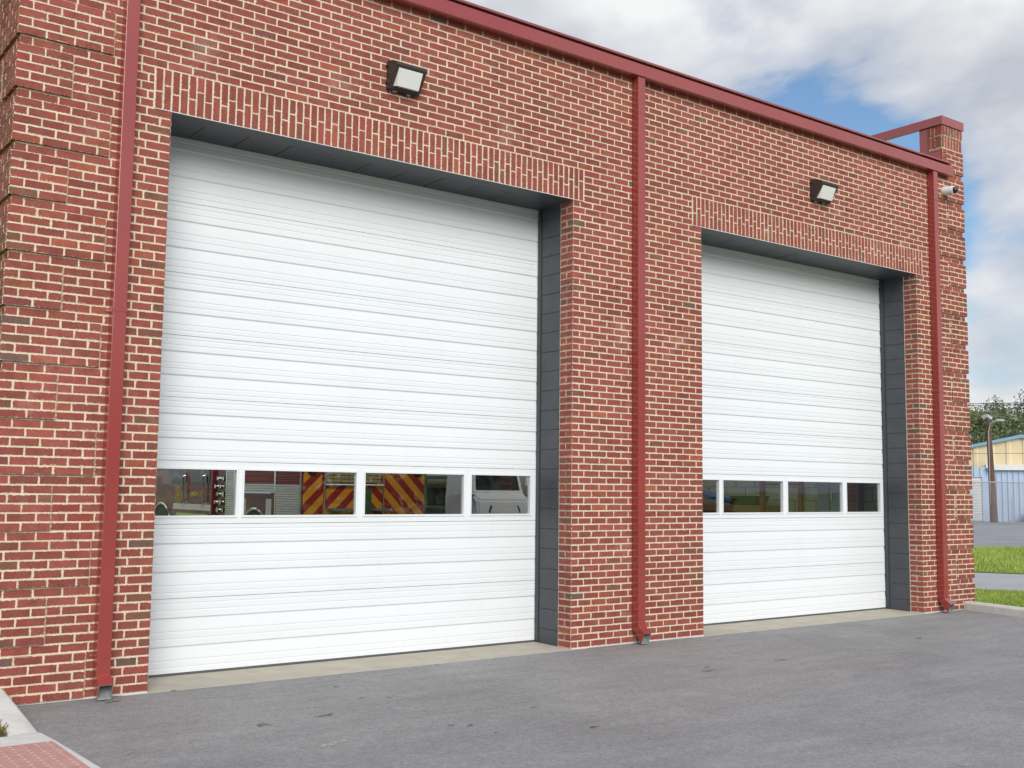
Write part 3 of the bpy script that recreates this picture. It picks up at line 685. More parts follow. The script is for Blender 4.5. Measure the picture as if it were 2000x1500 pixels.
rz = lambda y: 6.20+(y-0.09)*0.05 if y < 8.5 else 6.62-(y-8.5)*0.028
SKX, SKY = [XL, -0.6, 5.2, 7.4, 10.9, XR], [0.09, 1.6, 8.5, 18.5, 20.0]       # unseen openings added in columns 1 and 3 to light the interior
RF, CE = MB(), MB()
for a in range(5):
    for b in range(4):
        x0, x1, y0, y1 = SKX[a], SKX[a+1], SKY[b], SKY[b+1]
        if a in (1, 3) and b in (1, 2): continue
        RF.add([(x0, y0, rz(y0)), (x1, y0, rz(y0)), (x1, y1, rz(y1)), (x0, y1, rz(y1))], [(0, 1, 2, 3)])
        CE.add([(max(x0, XL+.17), max(y0, .7), 5.9), (min(x1, XR-.17), max(y0, .7), 5.9), (min(x1, XR-.17), min(y1, 19.8), 5.9), (max(x0, XL+.17), min(y1, 19.8), 5.9)], [(3, 2, 1, 0)])
RF.build('roof', red_roof, ST, loc=(5, 5, 6.4))
for xa, xb in ((10.935, 11.490), (XL-0.035, XL+0.52)):
    mb = MB(); mb.prism([(-0.042, 6.764), (-0.042, 6.886), (0.345, 6.886), (0.345, 6.764)], xa, xb)
    xs = xa if xa > 5 else xb-0.06; mb.prism([(0.345, 6.764), (0.345, 6.8855), (6.0, 6.8855), (6.0, 6.764)], xs, xs+0.06)
    CP = mb.build('coping', red_metal, ST, loc=((xa+xb)/2, 0, 6.8))
    xi = xa+0.03 if xa > 5 else xb-0.05
    MB().box(xi, xi+0.02, 0.20, 0.335, 6.15, 6.764).build('parapet_panel', red_metal, ST, loc=(xi, .25, 6.4))
    MB().box(xi+0.02, xi+0.45 if xa > 5 else xi+0.03, 0.20, 0.33, 6.15, 6.764).build('parapet_post', red_metal, ST, loc=(xi, .25, 6.4))
    MB().box(xi, xi+0.02, 5.80, 5.95, 6.25, 6.764).build('parapet_post', red_metal, ST, loc=(xi, 5.9, 6.4))
mb = MB(); mb.box(10.93, 10.964, 0.0, 0.20, 6.19, 6.40); mb.box(10.925, 10.932, -0.005, 0.20, 6.385, 6.402); mb.build('step_flashing', red_metal, ST, loc=(10.95, .1, 6.3))

# ---- downspouts
def downspout(x0, bands, seam):
    x1 = x0+0.101; ya, yb = -0.104, -0.006
    mb = MB(); mb.box(x0, x1, ya, yb, 0.155, 6.012, ch=0.003)
    D = mb.build('downspout', red_metal, ST, loc=((x0+x1)/2, -0.05, 3))
    # kicked-out outlet: open square tube
    mb = MB(); t = 0.004
    A = [(ya, 0.17), (yb, 0.150)]; Bp = [(ya-0.085, 0.105), (ya-0.045, -0.004)]
    out = [(x0-0.001, A[0]), (x1+0.001, A[0]), (x1+0.001, A[1]), (x0-0.001, A[1])]
    end = [(x0-0.001, Bp[0]), (x1+0.001, Bp[0]), (x1+0.001, Bp[1]), (x0-0.001, Bp[1])]
    V = [(x, p[0], p[1]) for x, p in out]+[(x, p[0], p[1]) for x, p in end]
    mb.add(V, [(0, 1, 5, 4), (1, 2, 6, 5), (2, 3, 7, 6), (3, 0, 4, 7)], 0)
    sh = lambda q, kx, ky, kz: (q[0]+kx, q[1]+ky, q[2]+kz)
    Vi = [sh(V[0], t, t, -t), sh(V[1], -t, t, -t), sh(V[2], -t, -t, t), sh(V[3], t, -t, t), sh(V[4], t, t*.5, -t), sh(V[5], -t, t*.5, -t), sh(V[6], -t, t*.5, t), sh(V[7], t, t*.5, t)]
    mb.add(Vi, [(4, 5, 1, 0), (5, 6, 2, 1), (6, 7, 3, 2), (7, 4, 0, 3), (0, 1, 2, 3)], 1)
    k = len(mb.v)-16
    mb.f += [(k+4, k+5, k+13, k+12), (k+5, k+6, k+14, k+13), (k+6, k+7, k+15, k+14), (k+7, k+4, k+12, k+15)]; mb.mi += [1]*4
    mb.build('outlet', [red_metal, galv], D, loc=((x0+x1)/2, -0.1, 0.1), recalc=False)
    for z in bands:
        mb = MB(); mb.box(x0-0.003, x1+0.003, ya-0.003, ya, z-0.014, z+0.014); mb.box(x0-0.003, x0, ya, 0.0, z-0.014, z+0.014); mb.box(x1, x1+0.003, ya, 0.0, z-0.014, z+0.014)
        mb.box(x0-0.030, x0-0.003, -0.006, -0.002, z-0.014, z+0.014); mb.box(x1+0.003, x1+0.030, -0.006, -0.002, z-0.014, z+0.014)
        S_ = mb.build('strap', red_metal, D, loc=((x0+x1)/2, -0.05, z))
        for xx in (x0-0.018, x1+0.018): mb = MB(); mb.tube([(xx, -0.011, z), (xx, -0.005, z)], 0.006, 8); mb.build('screw', galv, D, loc=(xx, -0.008, z))
    if seam:
        MB().box(x0-0.002, x1+0.002, ya-0.002, yb, seam-0.003, seam+0.003).build('seam', red_roof, D, loc=((x0+x1)/2, -0.05, seam))
downspout(-0.4185, (0.30, 2.88), 0.0)
downspout(5.012, (0.33, 2.90), 5.60)
downspout(10.592, (0.34, 2.95), 5.60)

# ---- wall lights
def wall_light(xo, label):
    T = empty('wall_light', (xo+0.16, 0, 5.19), label=label, cat='light', group='dark wall lights over the bay doors')
    x0, x1 = xo, xo+0.318
    prof = [(0.0, 5.185), (-0.045, 5.165), (-0.058, 5.172), (-0.188, 5.362), (-0.186, 5.378), (-0.170, 5.392), (-0.060, 5.432), (-0.03, 5.436), (0.0, 5.425)]
    bm = bmesh.new(); f = [bm.verts.new((x0, y, z)) for y, z in prof]; fc = bm.faces.new(f); ex = bmesh.ops.extrude_face_region(bm, geom=[fc])
    bmesh.ops.translate(bm, vec=(x1-x0, 0, 0), verts=[v for v in ex['geom'] if isinstance(v, bmesh.types.BMVert)])
    bmesh.ops.recalc_face_normals(bm, faces=bm.faces[:])
    me = bpy.data.meshes.new('housing'); bm.to_mesh(me); bm.free(); me.materials.append(bronze)
    h = link('housing', me, T, (0, 0, 0))
    # front frame strips raised around the lens on the sloping face
    a, b = Vector((0, -0.058, 5.172)), Vector((0, -0.188, 5.362)); d = (b-a).normalized(); n = Vector((0, -d.z, d.y)); n = n if n.y < 0 else -n
    def strip(mb, xa, xb, t0, t1, th):
        p, q = a+(b-a)*t0, a+(b-a)*t1
        V = [(xa, *p.yz), (xb, *p.yz), (xb, *q.yz), (xa, *q.yz)]; mb.add(V+[(v[0], v[1]+n.y*th, v[2]+n.z*th) for v in V], [(4, 5, 6, 7), (0, 1, 5, 4), (1, 2, 6, 5), (2, 3, 7, 6), (3, 0, 4, 7)])
    mb = MB()
    for q in ((x0+.001, x1-.001, 0.005, 0.10), (x0+.001, x1-.001, 0.90, 0.995), (x0+.001, x0+0.028, 0.10, 0.90), (x1-0.028, x1-.001, 0.10, 0.90)): strip(mb, *q, 0.008)
    mb.build('front_frame', bronze, T)
    # prismatic lens bulging out of the frame
    pa, pb = a+(b-a)*0.11, a+(b-a)*0.89
    low = pa+n*0.052; low.y -= 0.006
    i = 0.014
    V = [(x0+.030, *pa.yz), (x1-.030, *pa.yz), (x1-.030, *pb.yz), (x0+.030, *pb.yz), (x0+.030+i, low.y, low.z+0.022), (x1-.030-i, low.y, low.z+0.022), (x1-.030-i*.5, pb.y-0.004, pb.z-0.012), (x0+.030+i*.5, pb.y-0.004, pb.z-0.012)]
    MB().add(V, [(4, 5, 6, 7), (0, 1, 5, 4), (1, 2, 6, 5), (3, 0, 4, 7), (2, 3, 7, 6)]).build('lens', lens_m, T)
    mb = MB()
    for z in (5.235, 5.395): mb.box(x0-0.012, x0+0.002, -0.040, -0.012, z-0.010, z+0.010); mb.tube([(x0-0.016, -0.026, z), (x0-0.010, -0.026, z)], 0.006, 6)
    mb.build('hinge', bronze, T); mb = MB(); mb.box(x0+0.05, x0+0.09, -0.04, -0.02, 5.155, 5.172); mb.box(x0+.20, x0+.235, -0.04, -0.02, 5.155, 5.172); mb.build('latch', galv, T)
    return T
wall_light(1.957, 'dark bronze wall light above the left bay door')
wall_light(8.030, 'dark bronze wall light above the right bay door')

# ---- dome camera on the right pilaster
T = empty('security_camera', (10.93, -QP, 5.79), label='white dome security camera beside the right downspout', cat='camera')
ax = Vector((0.10, -0.98, -0.10)).normalized(); p0 = Vector((10.955, -0.03, 5.795))
mb = MB(); mb.tube([(10.955, -QP, 5.795), (10.955, -QP-0.014, 5.795)], 0.060, 20); mb.build('mount', cam_white, T, smooth=True)
mb = MB(); mb.tube([p0+ax*0.0, p0+ax*0.012, p0+ax*0.135, p0+ax*0.150], 0.062, 22); MBo = mb.build('camera_body', cam_white, T, smooth=True)
mb = MB(); q = p0+ax*0.149
for k in range(5):
    pass
pts = [q+ax*(0.055*math.sin(t*math.pi/10)) for t in range(6)]; k0 = 0
a_ = ax.cross(Vector((0, 0, 1))).normalized(); b_ = ax.cross(a_)
for t in range(6):
    rr = 0.050*math.cos(t*math.pi/10)+1e-4
    for j in range(16): mb.v.append(tuple(pts[t]+(a_*math.cos(j*math.pi/8)+b_*math.sin(j*math.pi/8))*rr))
for t in range(5):
    for j in range(16): mb.f.append((t*16+j, t*16+(j+1) % 16, t*16+16+(j+1) % 16, t*16+16+j)); mb.mi.append(0)
mb.build('dome_lens', black_gloss, T, smooth=True)

# ------------------------------------------------------------------ interior
MB().box(XL+0.17, XR-0.17, 0.74, 30, -0.12, -0.006).build('interior_floor', int_floor, ST, loc=(5, 10, 0))
CE.build('interior_ceiling', int_ceil, ST, loc=(5, 10, 5.9), recalc=False)
RW = MB().box(XR-0.30, XR-0.165, 0.2, 19.8, -0.1, 6.0).build('interior_wall', cmu_joint, ST, loc=(11.2, 10, 3))
MB().box(XL+0.165, XL+0.30, 0.2, 19.8, -0.1, 6.0).build('interior_wall', cmu_in, ST, loc=(-1, 10, 3))
for a, b in ((XL+0.17, L1-0.22), (R1+0.22, L2-0.22), (R2+0.22, XR-0.30)): MB().box(a, b, 0.22, 0.72, -0.1, 6.0).build('interior_wall', cmu_in, ST, loc=((a+b)/2, .5, 3))
bw = MB().box(-0.01, 0.01, -0.193, 0.193, -0.0955, 0.0955, ch=0.004).build('wall_block', cmu_in, RW); wme = bw.data; first = True
for k in range(8):
    for j in range(36):
        p = (XR-0.306, 0.75+j*0.4064+(0.2032 if k % 2 else 0), 0.62+k*B+0.1)
        if first: bw.location = p; bw.matrix_parent_inverse = Matrix.Translation(-Vector((11.2, 10, 3))); first = False
        else: link('wall_block', wme, RW, p)
# unseen rear wall, its tall open bays added to let daylight in
for a, b in ((XL+0.17, 0.0), (4.3, 6.0), (10.3, XR-0.17)): MB().box(a, b, 19.5, 19.8, -0.1, 6.0).build('rear_pier', cmu_in, ST, loc=(a, 19.6, 3))
mb = MB(); mb.tube([(10.98, 2.12, 0.0), (10.98, 2.12, 5.8)], 0.03, 8); mb.build('conduit', wood_pole, ST, loc=(11.08, 2.6, 2))

# things along the right wall behind the right bay door
wood_m = mat('bench_wood', (0.42, 0.20, 0.06), 0.55, var=0.3, vscale=5); blue_m = mat('blue_plastic', (0.05, 0.16, 0.38), 0.4); locker_m = mat('locker_grey', (0.20, 0.24, 0.30), 0.45); red_post = mat('red_paint', (0.30, 0.03, 0.03), 0.5)
T = empty('bench_stand_in', (10.85, 4.5, 0), label='tall wooden bench behind the right bay door, standing in for a reflected brown band', cat='bench_stand_in')  # bench added indoors in place of a reflected brown band
MB().box(10.58, 11.12, 3.02, 6.2, 1.24, 1.345, ch=0.006).build('bench_top', wood_m, T)
for y in (3.1, 4.6, 6.1):
    for x in (10.64, 11.06): MB().box(x-0.04, x+0.04, y-0.04, y+0.04, 0, 1.238).build('leg', wood_m, T)
MB().box(10.62, 11.08, 3.1, 6.1, 0.35, 0.40).build('shelf', wood_m, T)
T = empty('tub_stand_in', (10.75, 3.4, 1.345), label='black tub on the wooden bench, standing in for a reflected dumpster', cat='tub')  # tub added indoors in place of a reflected dumpster
MB().prism([(3.20, 1.346), (3.60, 1.346), (3.645, 1.47), (3.155, 1.47)], 10.60, 10.95).build('tub', black_m, T); MB().box(10.585, 10.965, 3.14, 3.66, 1.468, 1.495, ch=0.006).build('lid', black_m, T)
mb = MB(); mb.tube([(10.68, 5.1, 1.70), (10.68, 4.4, 1.545), (10.68, 3.66, 1.405)], 0.052, 14); tag(mb.build('pipe_stand_in', blue_m, smooth=True, loc=(10.68, 4.4, 1.4)), 'blue pipe leaning across the wooden bench, standing in for a reflected slide', 'pipe')  # pipe added indoors in place of a reflected blue slide
T = empty('steel_rack', (10.62, 2.9, 0), label='red steel rack beside the bench behind the right bay door', cat='rack')
for y in (2.99, 2.25): MB().box(10.58, 10.65, y-0.035, y+0.035, 0, 1.9).build('post', red_post, T)
for z in (0.5, 1.68): MB().box(10.59, 10.64, 2.285, 2.955, z-0.02, z+0.02).build('beam', red_post, T)
T = empty('locker', (10.85, 1.72, 0), label='blue grey metal locker seen through the right bay door', cat='locker')
MB().box(10.60, 11.12, 1.50, 1.94, 0.0, 1.95, ch=0.008).build('cabinet', locker_m, T); MB().box(10.592, 10.60, 1.715, 1.725, 0.05, 1.9).build('door_gap', black_m, T); MB().box(10.575, 10.60, 1.66, 1.68, 1.45, 1.57).build('handle', chrome, T)
# fire engine
FE = empty('fire_engine', (6.5, 11.8, 0), label='maroon fire engine parked inside behind the left bay door windows', cat='fire engine')
ex0, ex1 = 5.32, 7.72
MB().box(ex0, ex1, 8.30, 11.50, 0.55, 2.75, ch=0.02).build('body', eng_red, FE)
MB().box(ex0+0.06, ex1-0.06, 11.50, 12.22, 0.60, 2.45, ch=0.02).build('pump_panel', eng_red, FE)
MB().prism([(12.22, 0.62), (14.35, 0.62), (14.9, 0.62), (15.6, 0.70), (15.75, 1.55), (15.55, 2.72), (12.22, 2.80)], ex0, ex1).build('cab', eng_red, FE)
for (ya, yb) in ((12.35, 13.35), (13.60, 14.55)): MB().box(ex0-0.012, ex0, ya, yb, 1.62, 2.45).build('cab_window', black_gloss, FE)
for y in (12.57, 13.63):
    mb = MB(); mb.tube([(ex0-0.01, y, 1.20), (ex0-0.06, y, 1.24), (ex0-0.06, y, 1.74), (ex0-0.01, y, 1.78)], 0.018, 8); mb.build('grab_rail', chrome, FE, smooth=True)
MB().box(ex0-0.006, ex0, 12.28, 14.30, 1.07, 1.19).build('stripe', eng_white, FE)
MB().box(ex0-0.05, ex0-0.004, 12.3, 14.0, 0.80, 1.00).build('running_board', chrome, FE)
for (yc, r) in ((14.95, 0.55), (10.13, 0.53)):
    for s in ((ex0-0.02, ex0+0.30), (ex1-0.30, ex1+0.02)):
        mb = MB(); mb.tube([(s[0], yc, 0.54), (s[1], yc, 0.54)], r, 28); Wh = mb.build('wheel', black_m, FE, smooth=True)
        mb = MB(); mb.tube([(s[0]-0.012, yc, 0.54), (s[1]+0.012, yc, 0.54)], r*0.5, 20); mb.build('rim', chrome, Wh, smooth=True)
    mb = MB(); mb.tube([(ex0-0.022, yc+math.cos(t*math.pi/14)*(r+0.09), 0.54+math.sin(t*math.pi/14)*(r+0.09)) for t in range(15)], 0.028, 6); mb.build('arch_trim', chrome, FE, smooth=True)
    mb = MB(); mb.prism([(yc+math.cos(t*math.pi/14)*(r+0.07), 0.54+math.sin(t*math.pi/14)*(r+0.07)) for t in range(15)], ex0-0.006, ex0+0.02); mb.build('wheel_well', black_m, FE)
def shutter(ya, yb, za, zb, split):
    F_ = MB(); F_.box(ex0-0.022, ex0, ya-0.035, ya, za, zb); F_.box(ex0-0.022, ex0, yb, yb+0.035, za, zb); F_.build('shutter_frame', chrome, FE)
    z = za; mb = MB()
    while z < zb-0.01:
        h = min(0.042, zb-z); mb.prism([(ex0-0.001, z), (ex0-0.010, z+0.004), (ex0-0.010, z+h-0.010), (ex0-0.001, z+h-0.004)], ya, yb, 'y', m=0 if z < split else (1 if int((z-split)/0.042) % 2 == 0 else 2)); z += 0.042
    mb.build('roller_shutter', [eng_white, eng_red, chev_r], FE)
shutter(11.12, 11.46, 0.8, 2.4, 1.9); shutter(9.36, 10.78, 1.44, 2.4, 1.58); shutter(8.36, 9.30, 0.8, 2.4, 1.58)
mb = MB(); mb.box(ex0-0.006, ex0, 11.1, 11.5, 1.3, 1.5); mb.build('red_band', eng_red, FE)
mb = MB(); mb.tube([(ex0-0.05, 9.40, 1.44), (ex0-0.05, 10.76, 1.44)], 0.016, 8)
for y in (9.45, 10.1, 10.7): mb.tube([(ex0, y, 1.44), (ex0-0.05, y, 1.44)], 0.02, 6)
mb.build('side_rail', chrome, FE, smooth=True)
for y in (9.62, 10.72): MB().box(ex0-0.008, ex0, y-0.13, y+0.09, 1.02, 1.34, ch=0.003).build('compartment_door', eng_white, FE)
for j in range(4):
    for k in range(6):
        y = 11.66+j*0.13; z = 0.95+k*0.15; mb = MB(); mb.tube([(ex0+0.06, y, z), (ex0+0.02-0.03*((j+k) % 2), y, z)], 0.038 if (j+k) % 3 else 0.052, 10); mb.build('gauge', chrome if (j+k) % 2 else black_gloss, FE, smooth=True)
# lettering and emblem
def text_mesh(s, size, name, m, mw, parent):
    cu = bpy.data.curves.new(name, 'FONT'); cu.body = s; cu.size = size; cu.extrude = 0.002; cu.align_x = 'CENTER'; cu.align_y = 'CENTER'
    ob = bpy.data.objects.new(name, cu); COL.objects.link(ob); bpy.context.view_layer.update()
    me = bpy.data.meshes.new_from_object(ob.evaluated_get(bpy.context.evaluated_depsgraph_get())); bpy.data.objects.remove(ob)
    me.transform(mw); me.materials.clear(); me.materials.append(m); return link(name, me, parent, (0, 0, 0))
def side_mw(y, z, sx=1.0): return Matrix(((0, 0, -1, ex0-0.006), (-sx, 0, 0, y), (0, 1, 0, z), (0, 0, 0, 1)))
text_mesh('ENGINE 3', 0.125, 'lettering', gold, side_mw(13.06, 1.385, 1.02), FE)
mb = MB()
for (ro, ri) in ((0.185, 0.168), (0.115, 0.100)):
    n = 32; V = []
    for j in range(n):
        a = 2*math.pi*j/n; V += [(ex0-0.005, 14.02+math.cos(a)*ro, 1.36+math.sin(a)*ro), (ex0-0.005, 14.02+math.cos(a)*ri, 1.36+math.sin(a)*ri)]
    mb.add(V, [(2*j, 2*((j+1) % n), 2*((j+1) % n)+1, 2*j+1) for j in range(n)])
for a0 in range(4):      # plain cross arms
    a = a0*math.pi/2; V = []
    for (r_, da) in ((0.02, -0.5), (0.085, -0.42), (0.085, 0.42), (0.02, 0.5)): V.append((ex0-0.0055, 14.02+math.cos(a+da)*r_, 1.36+math.sin(a+da)*r_))
    mb.add(V, [(0, 1, 2, 3)])
for a0 in range(14):
    a = a0*2*math.pi/14; V = []
    for (r_, da) in ((0.128, -0.10), (0.156, -0.08), (0.156, 0.08), (0.128, 0.10)): V.append((ex0-0.0055, 14.02+math.cos(a+da)*r_, 1.36+math.sin(a+da)*r_))
    if a0 % 7 not in (0,): mb.add(V, [(0, 1, 2, 3)])
mb.build('emblem', gold, FE, recalc=False)
# rear: chevrons, hose bed, rails
ry = 8.30-0.006
def clip_poly(poly, x0, x1, z0, z1):
    def cl(P, f, g):
        out = []
        for i in range(len(P)):
            a, b = P[i], P[(i+1) % len(P)]; fa, fb = f(a), f(b)
            if fa >= 0: out.append(a)
            if (fa >= 0) != (fb >= 0): t = fa/(fa-fb); out.append((a[0]+(b[0]-a[0])*t, a[1]+(b[1]-a[1])*t))
        return out
    for f in (lambda p: p[0]-x0, lambda p: x1-p[0], lambda p: p[1]-z0, lambda p: z1-p[1]):
        if len(poly) < 3: return []
        poly = cl(poly, f, None)
    return poly
cx = (ex0+ex1)/2-0.15
for (xa, xb, sgn) in ((ex0+0.01, ex0+0.36, 1), (ex0+0.36, cx, 1), (ex0+1.52, ex1-0.01, -1), (cx, ex0+1.52, -1)):
    zlo, zhi = 0.6, 2.3 if xb-xa < 0.5 or xa > ex0+1.5 else 1.60
    for k in range(-10, 26):
        z0 = 0.4+k*0.17; dx = xb-xa
        P = [(xa, z0+(0 if sgn > 0 else dx)), (xb, z0+(dx if sgn > 0 else 0)), (xb, z0+0.17+(dx if sgn > 0 else 0)), (xa, z0+0.17+(0 if sgn > 0 else dx))]
        # keep the stripes continuous from panel to panel
        off = (xa-ex0) if sgn > 0 else (ex1-xb)
        P = [(x_, z_+(off % 0.34)) for x_, z_ in P]
        P = clip_poly(P, xa, xb, zlo, zhi)
        if len(P) >= 3: MB().add([(x_, ry, z_) for x_, z_ in P], [tuple(range(len(P)))]).build('chevron', chev_o if k % 2 else chev_r, FE, recalc=False)
r = random.Random(2)
for k in range(6):
    for j in range(7):
        mb = MB(); x0 = ex0+0.40+j*0.155; mb.box(x0, x0+0.148, 8.26, 8.34, 1.635+k*0.062, 1.692+k*0.062, ch=0.012); mb.build('hose_fold', hose_m, FE)
mb = MB()
for xx in (ex0+0.38, ex0+1.52): mb.tube([(xx, 8.24, 0.9), (xx, 8.24, 2.3)], 0.018, 8)
mb.tube([(ex0+0.38, 8.24, 1.60), (ex0+1.52, 8.24, 1.60)], 0.018, 8); mb.build('rear_rail', chrome, FE, smooth=True)
MB().box(ex0+0.45, ex0+0.85, 8.05, 8.30, 1.16, 1.20).build('step', galv, FE); MB().box(ex0+1.30, ex0+1.62, 8.10, 8.30, 1.16, 1.20).build('step', galv, FE)
MB().box(ex0+0.02, ex1-0.02, 7.95, 8.30, 0.50, 0.62).build('tailboard', galv, FE)
for xx in (ex0+0.16, ex1-0.16): mb = MB(); mb.tube([(xx, 8.30, 1.86), (xx, 8.26, 1.86)], 0.10, 16); mb.build('tail_light', black_gloss, FE, smooth=True)
MB().box(ex0+1.0, ex0+1.30, 8.27, 8.30, 0.7, 1.55).build('rear_hatch', rack_m, FE)
# small white vehicle put inside to stand in for a reflected one
UV = empty('vehicle_stand_in', (10.25, 10.0, 0), label='small white vehicle behind the rightmost pane of the left bay door, standing in for a reflected vehicle', cat='utility vehicle')
def vp(x_, y_, z_): return (10.22+x_*0.74, 10.45-(y_+2.4)*0.27, z_)
prof = [(-2.4, 0.40), (2.05, 0.40), (2.15, 0.95), (2.0, 1.34), (1.2, 1.50), (0.75, 2.10), (-2.2, 2.15), (-2.4, 1.9), (-2.4, 1.4)]
bm = bmesh.new(); f = [bm.verts.new((-0.88, y_, z_)) for y_, z_ in prof]; fc = bm.faces.new(f); exx = bmesh.ops.extrude_face_region(bm, geom=[fc])
bmesh.ops.translate(bm, vec=(1.76, 0, 0), verts=[v for v in exx['geom'] if isinstance(v, bmesh.types.BMVert)])
for v in bm.verts:
    if v.co.z > 1.8: v.co.x *= 0.88
    v.co = Vector(vp(*v.co))
bmesh.ops.recalc_face_normals(bm, faces=bm.faces[:]); bmesh.ops.bevel(bm, geom=bm.edges[:], offset=0.04, segments=2, affect='EDGES')
me = bpy.data.meshes.new('vehicle_body'); bm.to_mesh(me); bm.free(); me.materials.append(car_white); link('vehicle_body', me, UV, (0, 0, 0))
for s_ in (-1, 1):
    MB().add([vp(s_*0.90, 1.70, 1.22), vp(s_*0.50, 2.14, 1.08), vp(s_*0.42, 2.10, 1.22), vp(s_*0.90, 1.30, 1.46)], [(0, 1, 2, 3)]).build('headlight', black_gloss, UV)
    a, b = vp(s_*1.06, 1.25, 0), vp(s_*1.06, 0.95, 0); MB().box(a[0]-0.06, a[0]+0.06, a[1], b[1], 1.62, 1.80, ch=0.02).build('mirror', car_white, UV)
    for y_ in (1.35, -1.5):
        a = vp(s_*0.90, y_, 0.3); b = vp(s_*0.62, y_, 0.3); mb = MB(); mb.tube([a, b], 0.31, 20); wh = mb.build('wheel', black_m, UV, smooth=True); mb = MB(); mb.tube([(a[0]+s_*0.008, a[1], a[2]), b], 0.18, 14); mb.build('rim', galv, wh)
MB().add([vp(-0.74, 1.22, 1.53), vp(0.74, 1.22, 1.53), vp(0.66, 0.82, 2.06), vp(-0.66, 0.82, 2.06)], [(0, 1, 2, 3)]).build('windscreen', black_gloss, UV)
a, b = vp(-0.5, 2.18, 0.75), vp(0.5, 2.10, 1.0); MB().box(a[0], b[0], a[1]-0.01, b[1], 0.75, 1.0).build('grille', black_m, UV)
# storage rack along the far right wall
T = empty('storage_rack', (10.6, 11.5, 0), label='green steel storage rack seen through the left bay door, right of the fire engine', cat='rack')
for y in (11.3, 12.4, 13.5, 14.6):
    for x in (10.35, 11.05): MB().box(x-0.025, x+0.025, y-0.025, y+0.025, 0.0, 1.95).build('post', rack_m, T)
for z in (0.3, 1.15, 1.80): MB().box(10.33, 11.07, 11.28, 14.62, z-0.03, z+0.03).build('shelf', rack_m, T)
for i in range(7):
    y = 11.4+i*0.44; hh = r.uniform(0.22, 0.42); MB().box(10.45, 10.95, y, y+0.30, 1.18, 1.18+hh, ch=0.02).build('gear_bin', [eng_white, hose_m, black_m, galv][r.randrange(4)], T)

# ------------------------------------------------------------------ background, right
def posat(px, py, D): 
    d = _f+_r*((px-1000)/FPX)-_u*((py-750)/FPX); return Vector(CAM)+d*D
RT = Vector((math.cos(YAW+0.43), -math.sin(YAW+0.43), 0)); BK = Vector((-RT.y, RT.x, 0))    # along / away, facing the view
def frame(org):
    def g(a, b, z): p = Vector(org)+RT*a+BK*b; return (p.x, p.y, z)
    return g
def fbox(mb, g, a0, a1, b0, b1, z0, z1, m=0):
    V = [g(a, b, z) for z in (z0, z1) for b in (b0, b1) for a in (a0, a1)]
    return mb.add(V, [(0, 2, 3, 1), (4, 5, 7, 6), (0, 1, 5, 4), (2, 6, 7, 3), (0, 4, 6, 2), (1, 3, 7, 5)], m)
pb = posat(1942, 1027, 62); pb.z = 0
g = frame((pb.x, pb.y, 0))
YB = empty('storage_building', g(3, 5, 0), label='cream and blue metal building behind the chain link fence', cat='building')
# corrugated front walls
def siding(mb, a0, a1, b, z0, z1, pitch=0.30, m=0, topf=None):
    a = a0; P = []
    while a < a1-1e-6:
        for da, db in ((0, 0), (pitch*0.62, 0), (pitch*0.70, -0.05), (pitch*0.90, -0.05), (pitch*0.98, 0)):
            if a+da <= a1: P.append((a+da, b+db))
        a += pitch
    P.append((a1, b))
    for (p, q) in zip(P, P[1:]):
        zt = (topf(p[0]), topf(q[0])) if topf else (z1, z1)
        mb.add([g(p[0], p[1], z0), g(q[0], q[1], z0), g(q[0], q[1], zt[1]), g(p[0], p[1], zt[0])], [(0, 1, 2, 3)], m)
mb = MB(); siding(mb, -0.35, 14, 2.0, 0, 3.08); mb.build('lean_to_wall', blue_sid, YB, recalc=False)
mb = MB(); siding(mb, -12, -4.0, 2.0, 0, 3.15); mb.build('lean_to_wall', blue_sid, YB, recalc=False)
mb = MB(); siding(mb, -4.0, -0.35, 1.98, 2.56, 3.15, 0.34); mb.build('door_header', blue_sid, YB, recalc=False)
ridge = lambda a: 4.98-abs(a-1.55)*0.215
mb = MB(); siding(mb, -8, 11, 3.2, 2.9, 5.4, 0.9, topf=ridge); mb.build('gable_wall', cream_sid, YB, recalc=False)
mb = MB()
for a0, a1 in ((-8.3, 1.55), (1.55, 11.3)):
    V = []
    for a in (a0, a1):
        for (b, dz) in ((2.95, -0.06), (2.95, 0.12), (22, 0.12), (22, -0.06)): V.append(g(a, b, ridge(a)+dz))
    mb.add(V, [(0, 1, 5, 4), (1, 2, 6, 5), (2, 3, 7, 6), (3, 0, 4, 7), (0, 3, 2, 1), (4, 5, 6, 7)])
mb.build('roof', blue_trim, YB)
mb = MB(); mb.add([g(-0.4, 1.85, 3.10), g(14, 1.85, 3.10), g(14, 3.2, 3.35), g(-0.4, 3.2, 3.35)], [(0, 1, 2, 3)]); fbox(mb, g, -0.3, 14, 1.75, 1.92, 2.98, 3.16); mb.build('lean_to_roof', white_sid, YB)
mb = MB(); z = 0.0
while z < 2.5:
    mb.add([g(-4, 2.02, z), g(-0.62, 2.02, z), g(-0.62, 1.97, z+0.05), g(-4, 1.97, z+0.05), g(-0.62, 2.02, z+0.09), g(-4, 2.02, z+0.09)], [(0, 1, 2, 3), (3, 2, 4, 5)]); z += 0.09
mb.build('roller_door', white_sid, YB, recalc=False)
mb = MB(); fbox(mb, g, -0.62, -0.35, 1.94, 2.05, 0, 2.6); mb.build('door_jamb', blue_sid, YB)
mb = MB(); fbox(mb, g, -8, 14, 3.3, 22, 0, 3.0); mb.build('shed_core', blue_sid, YB)
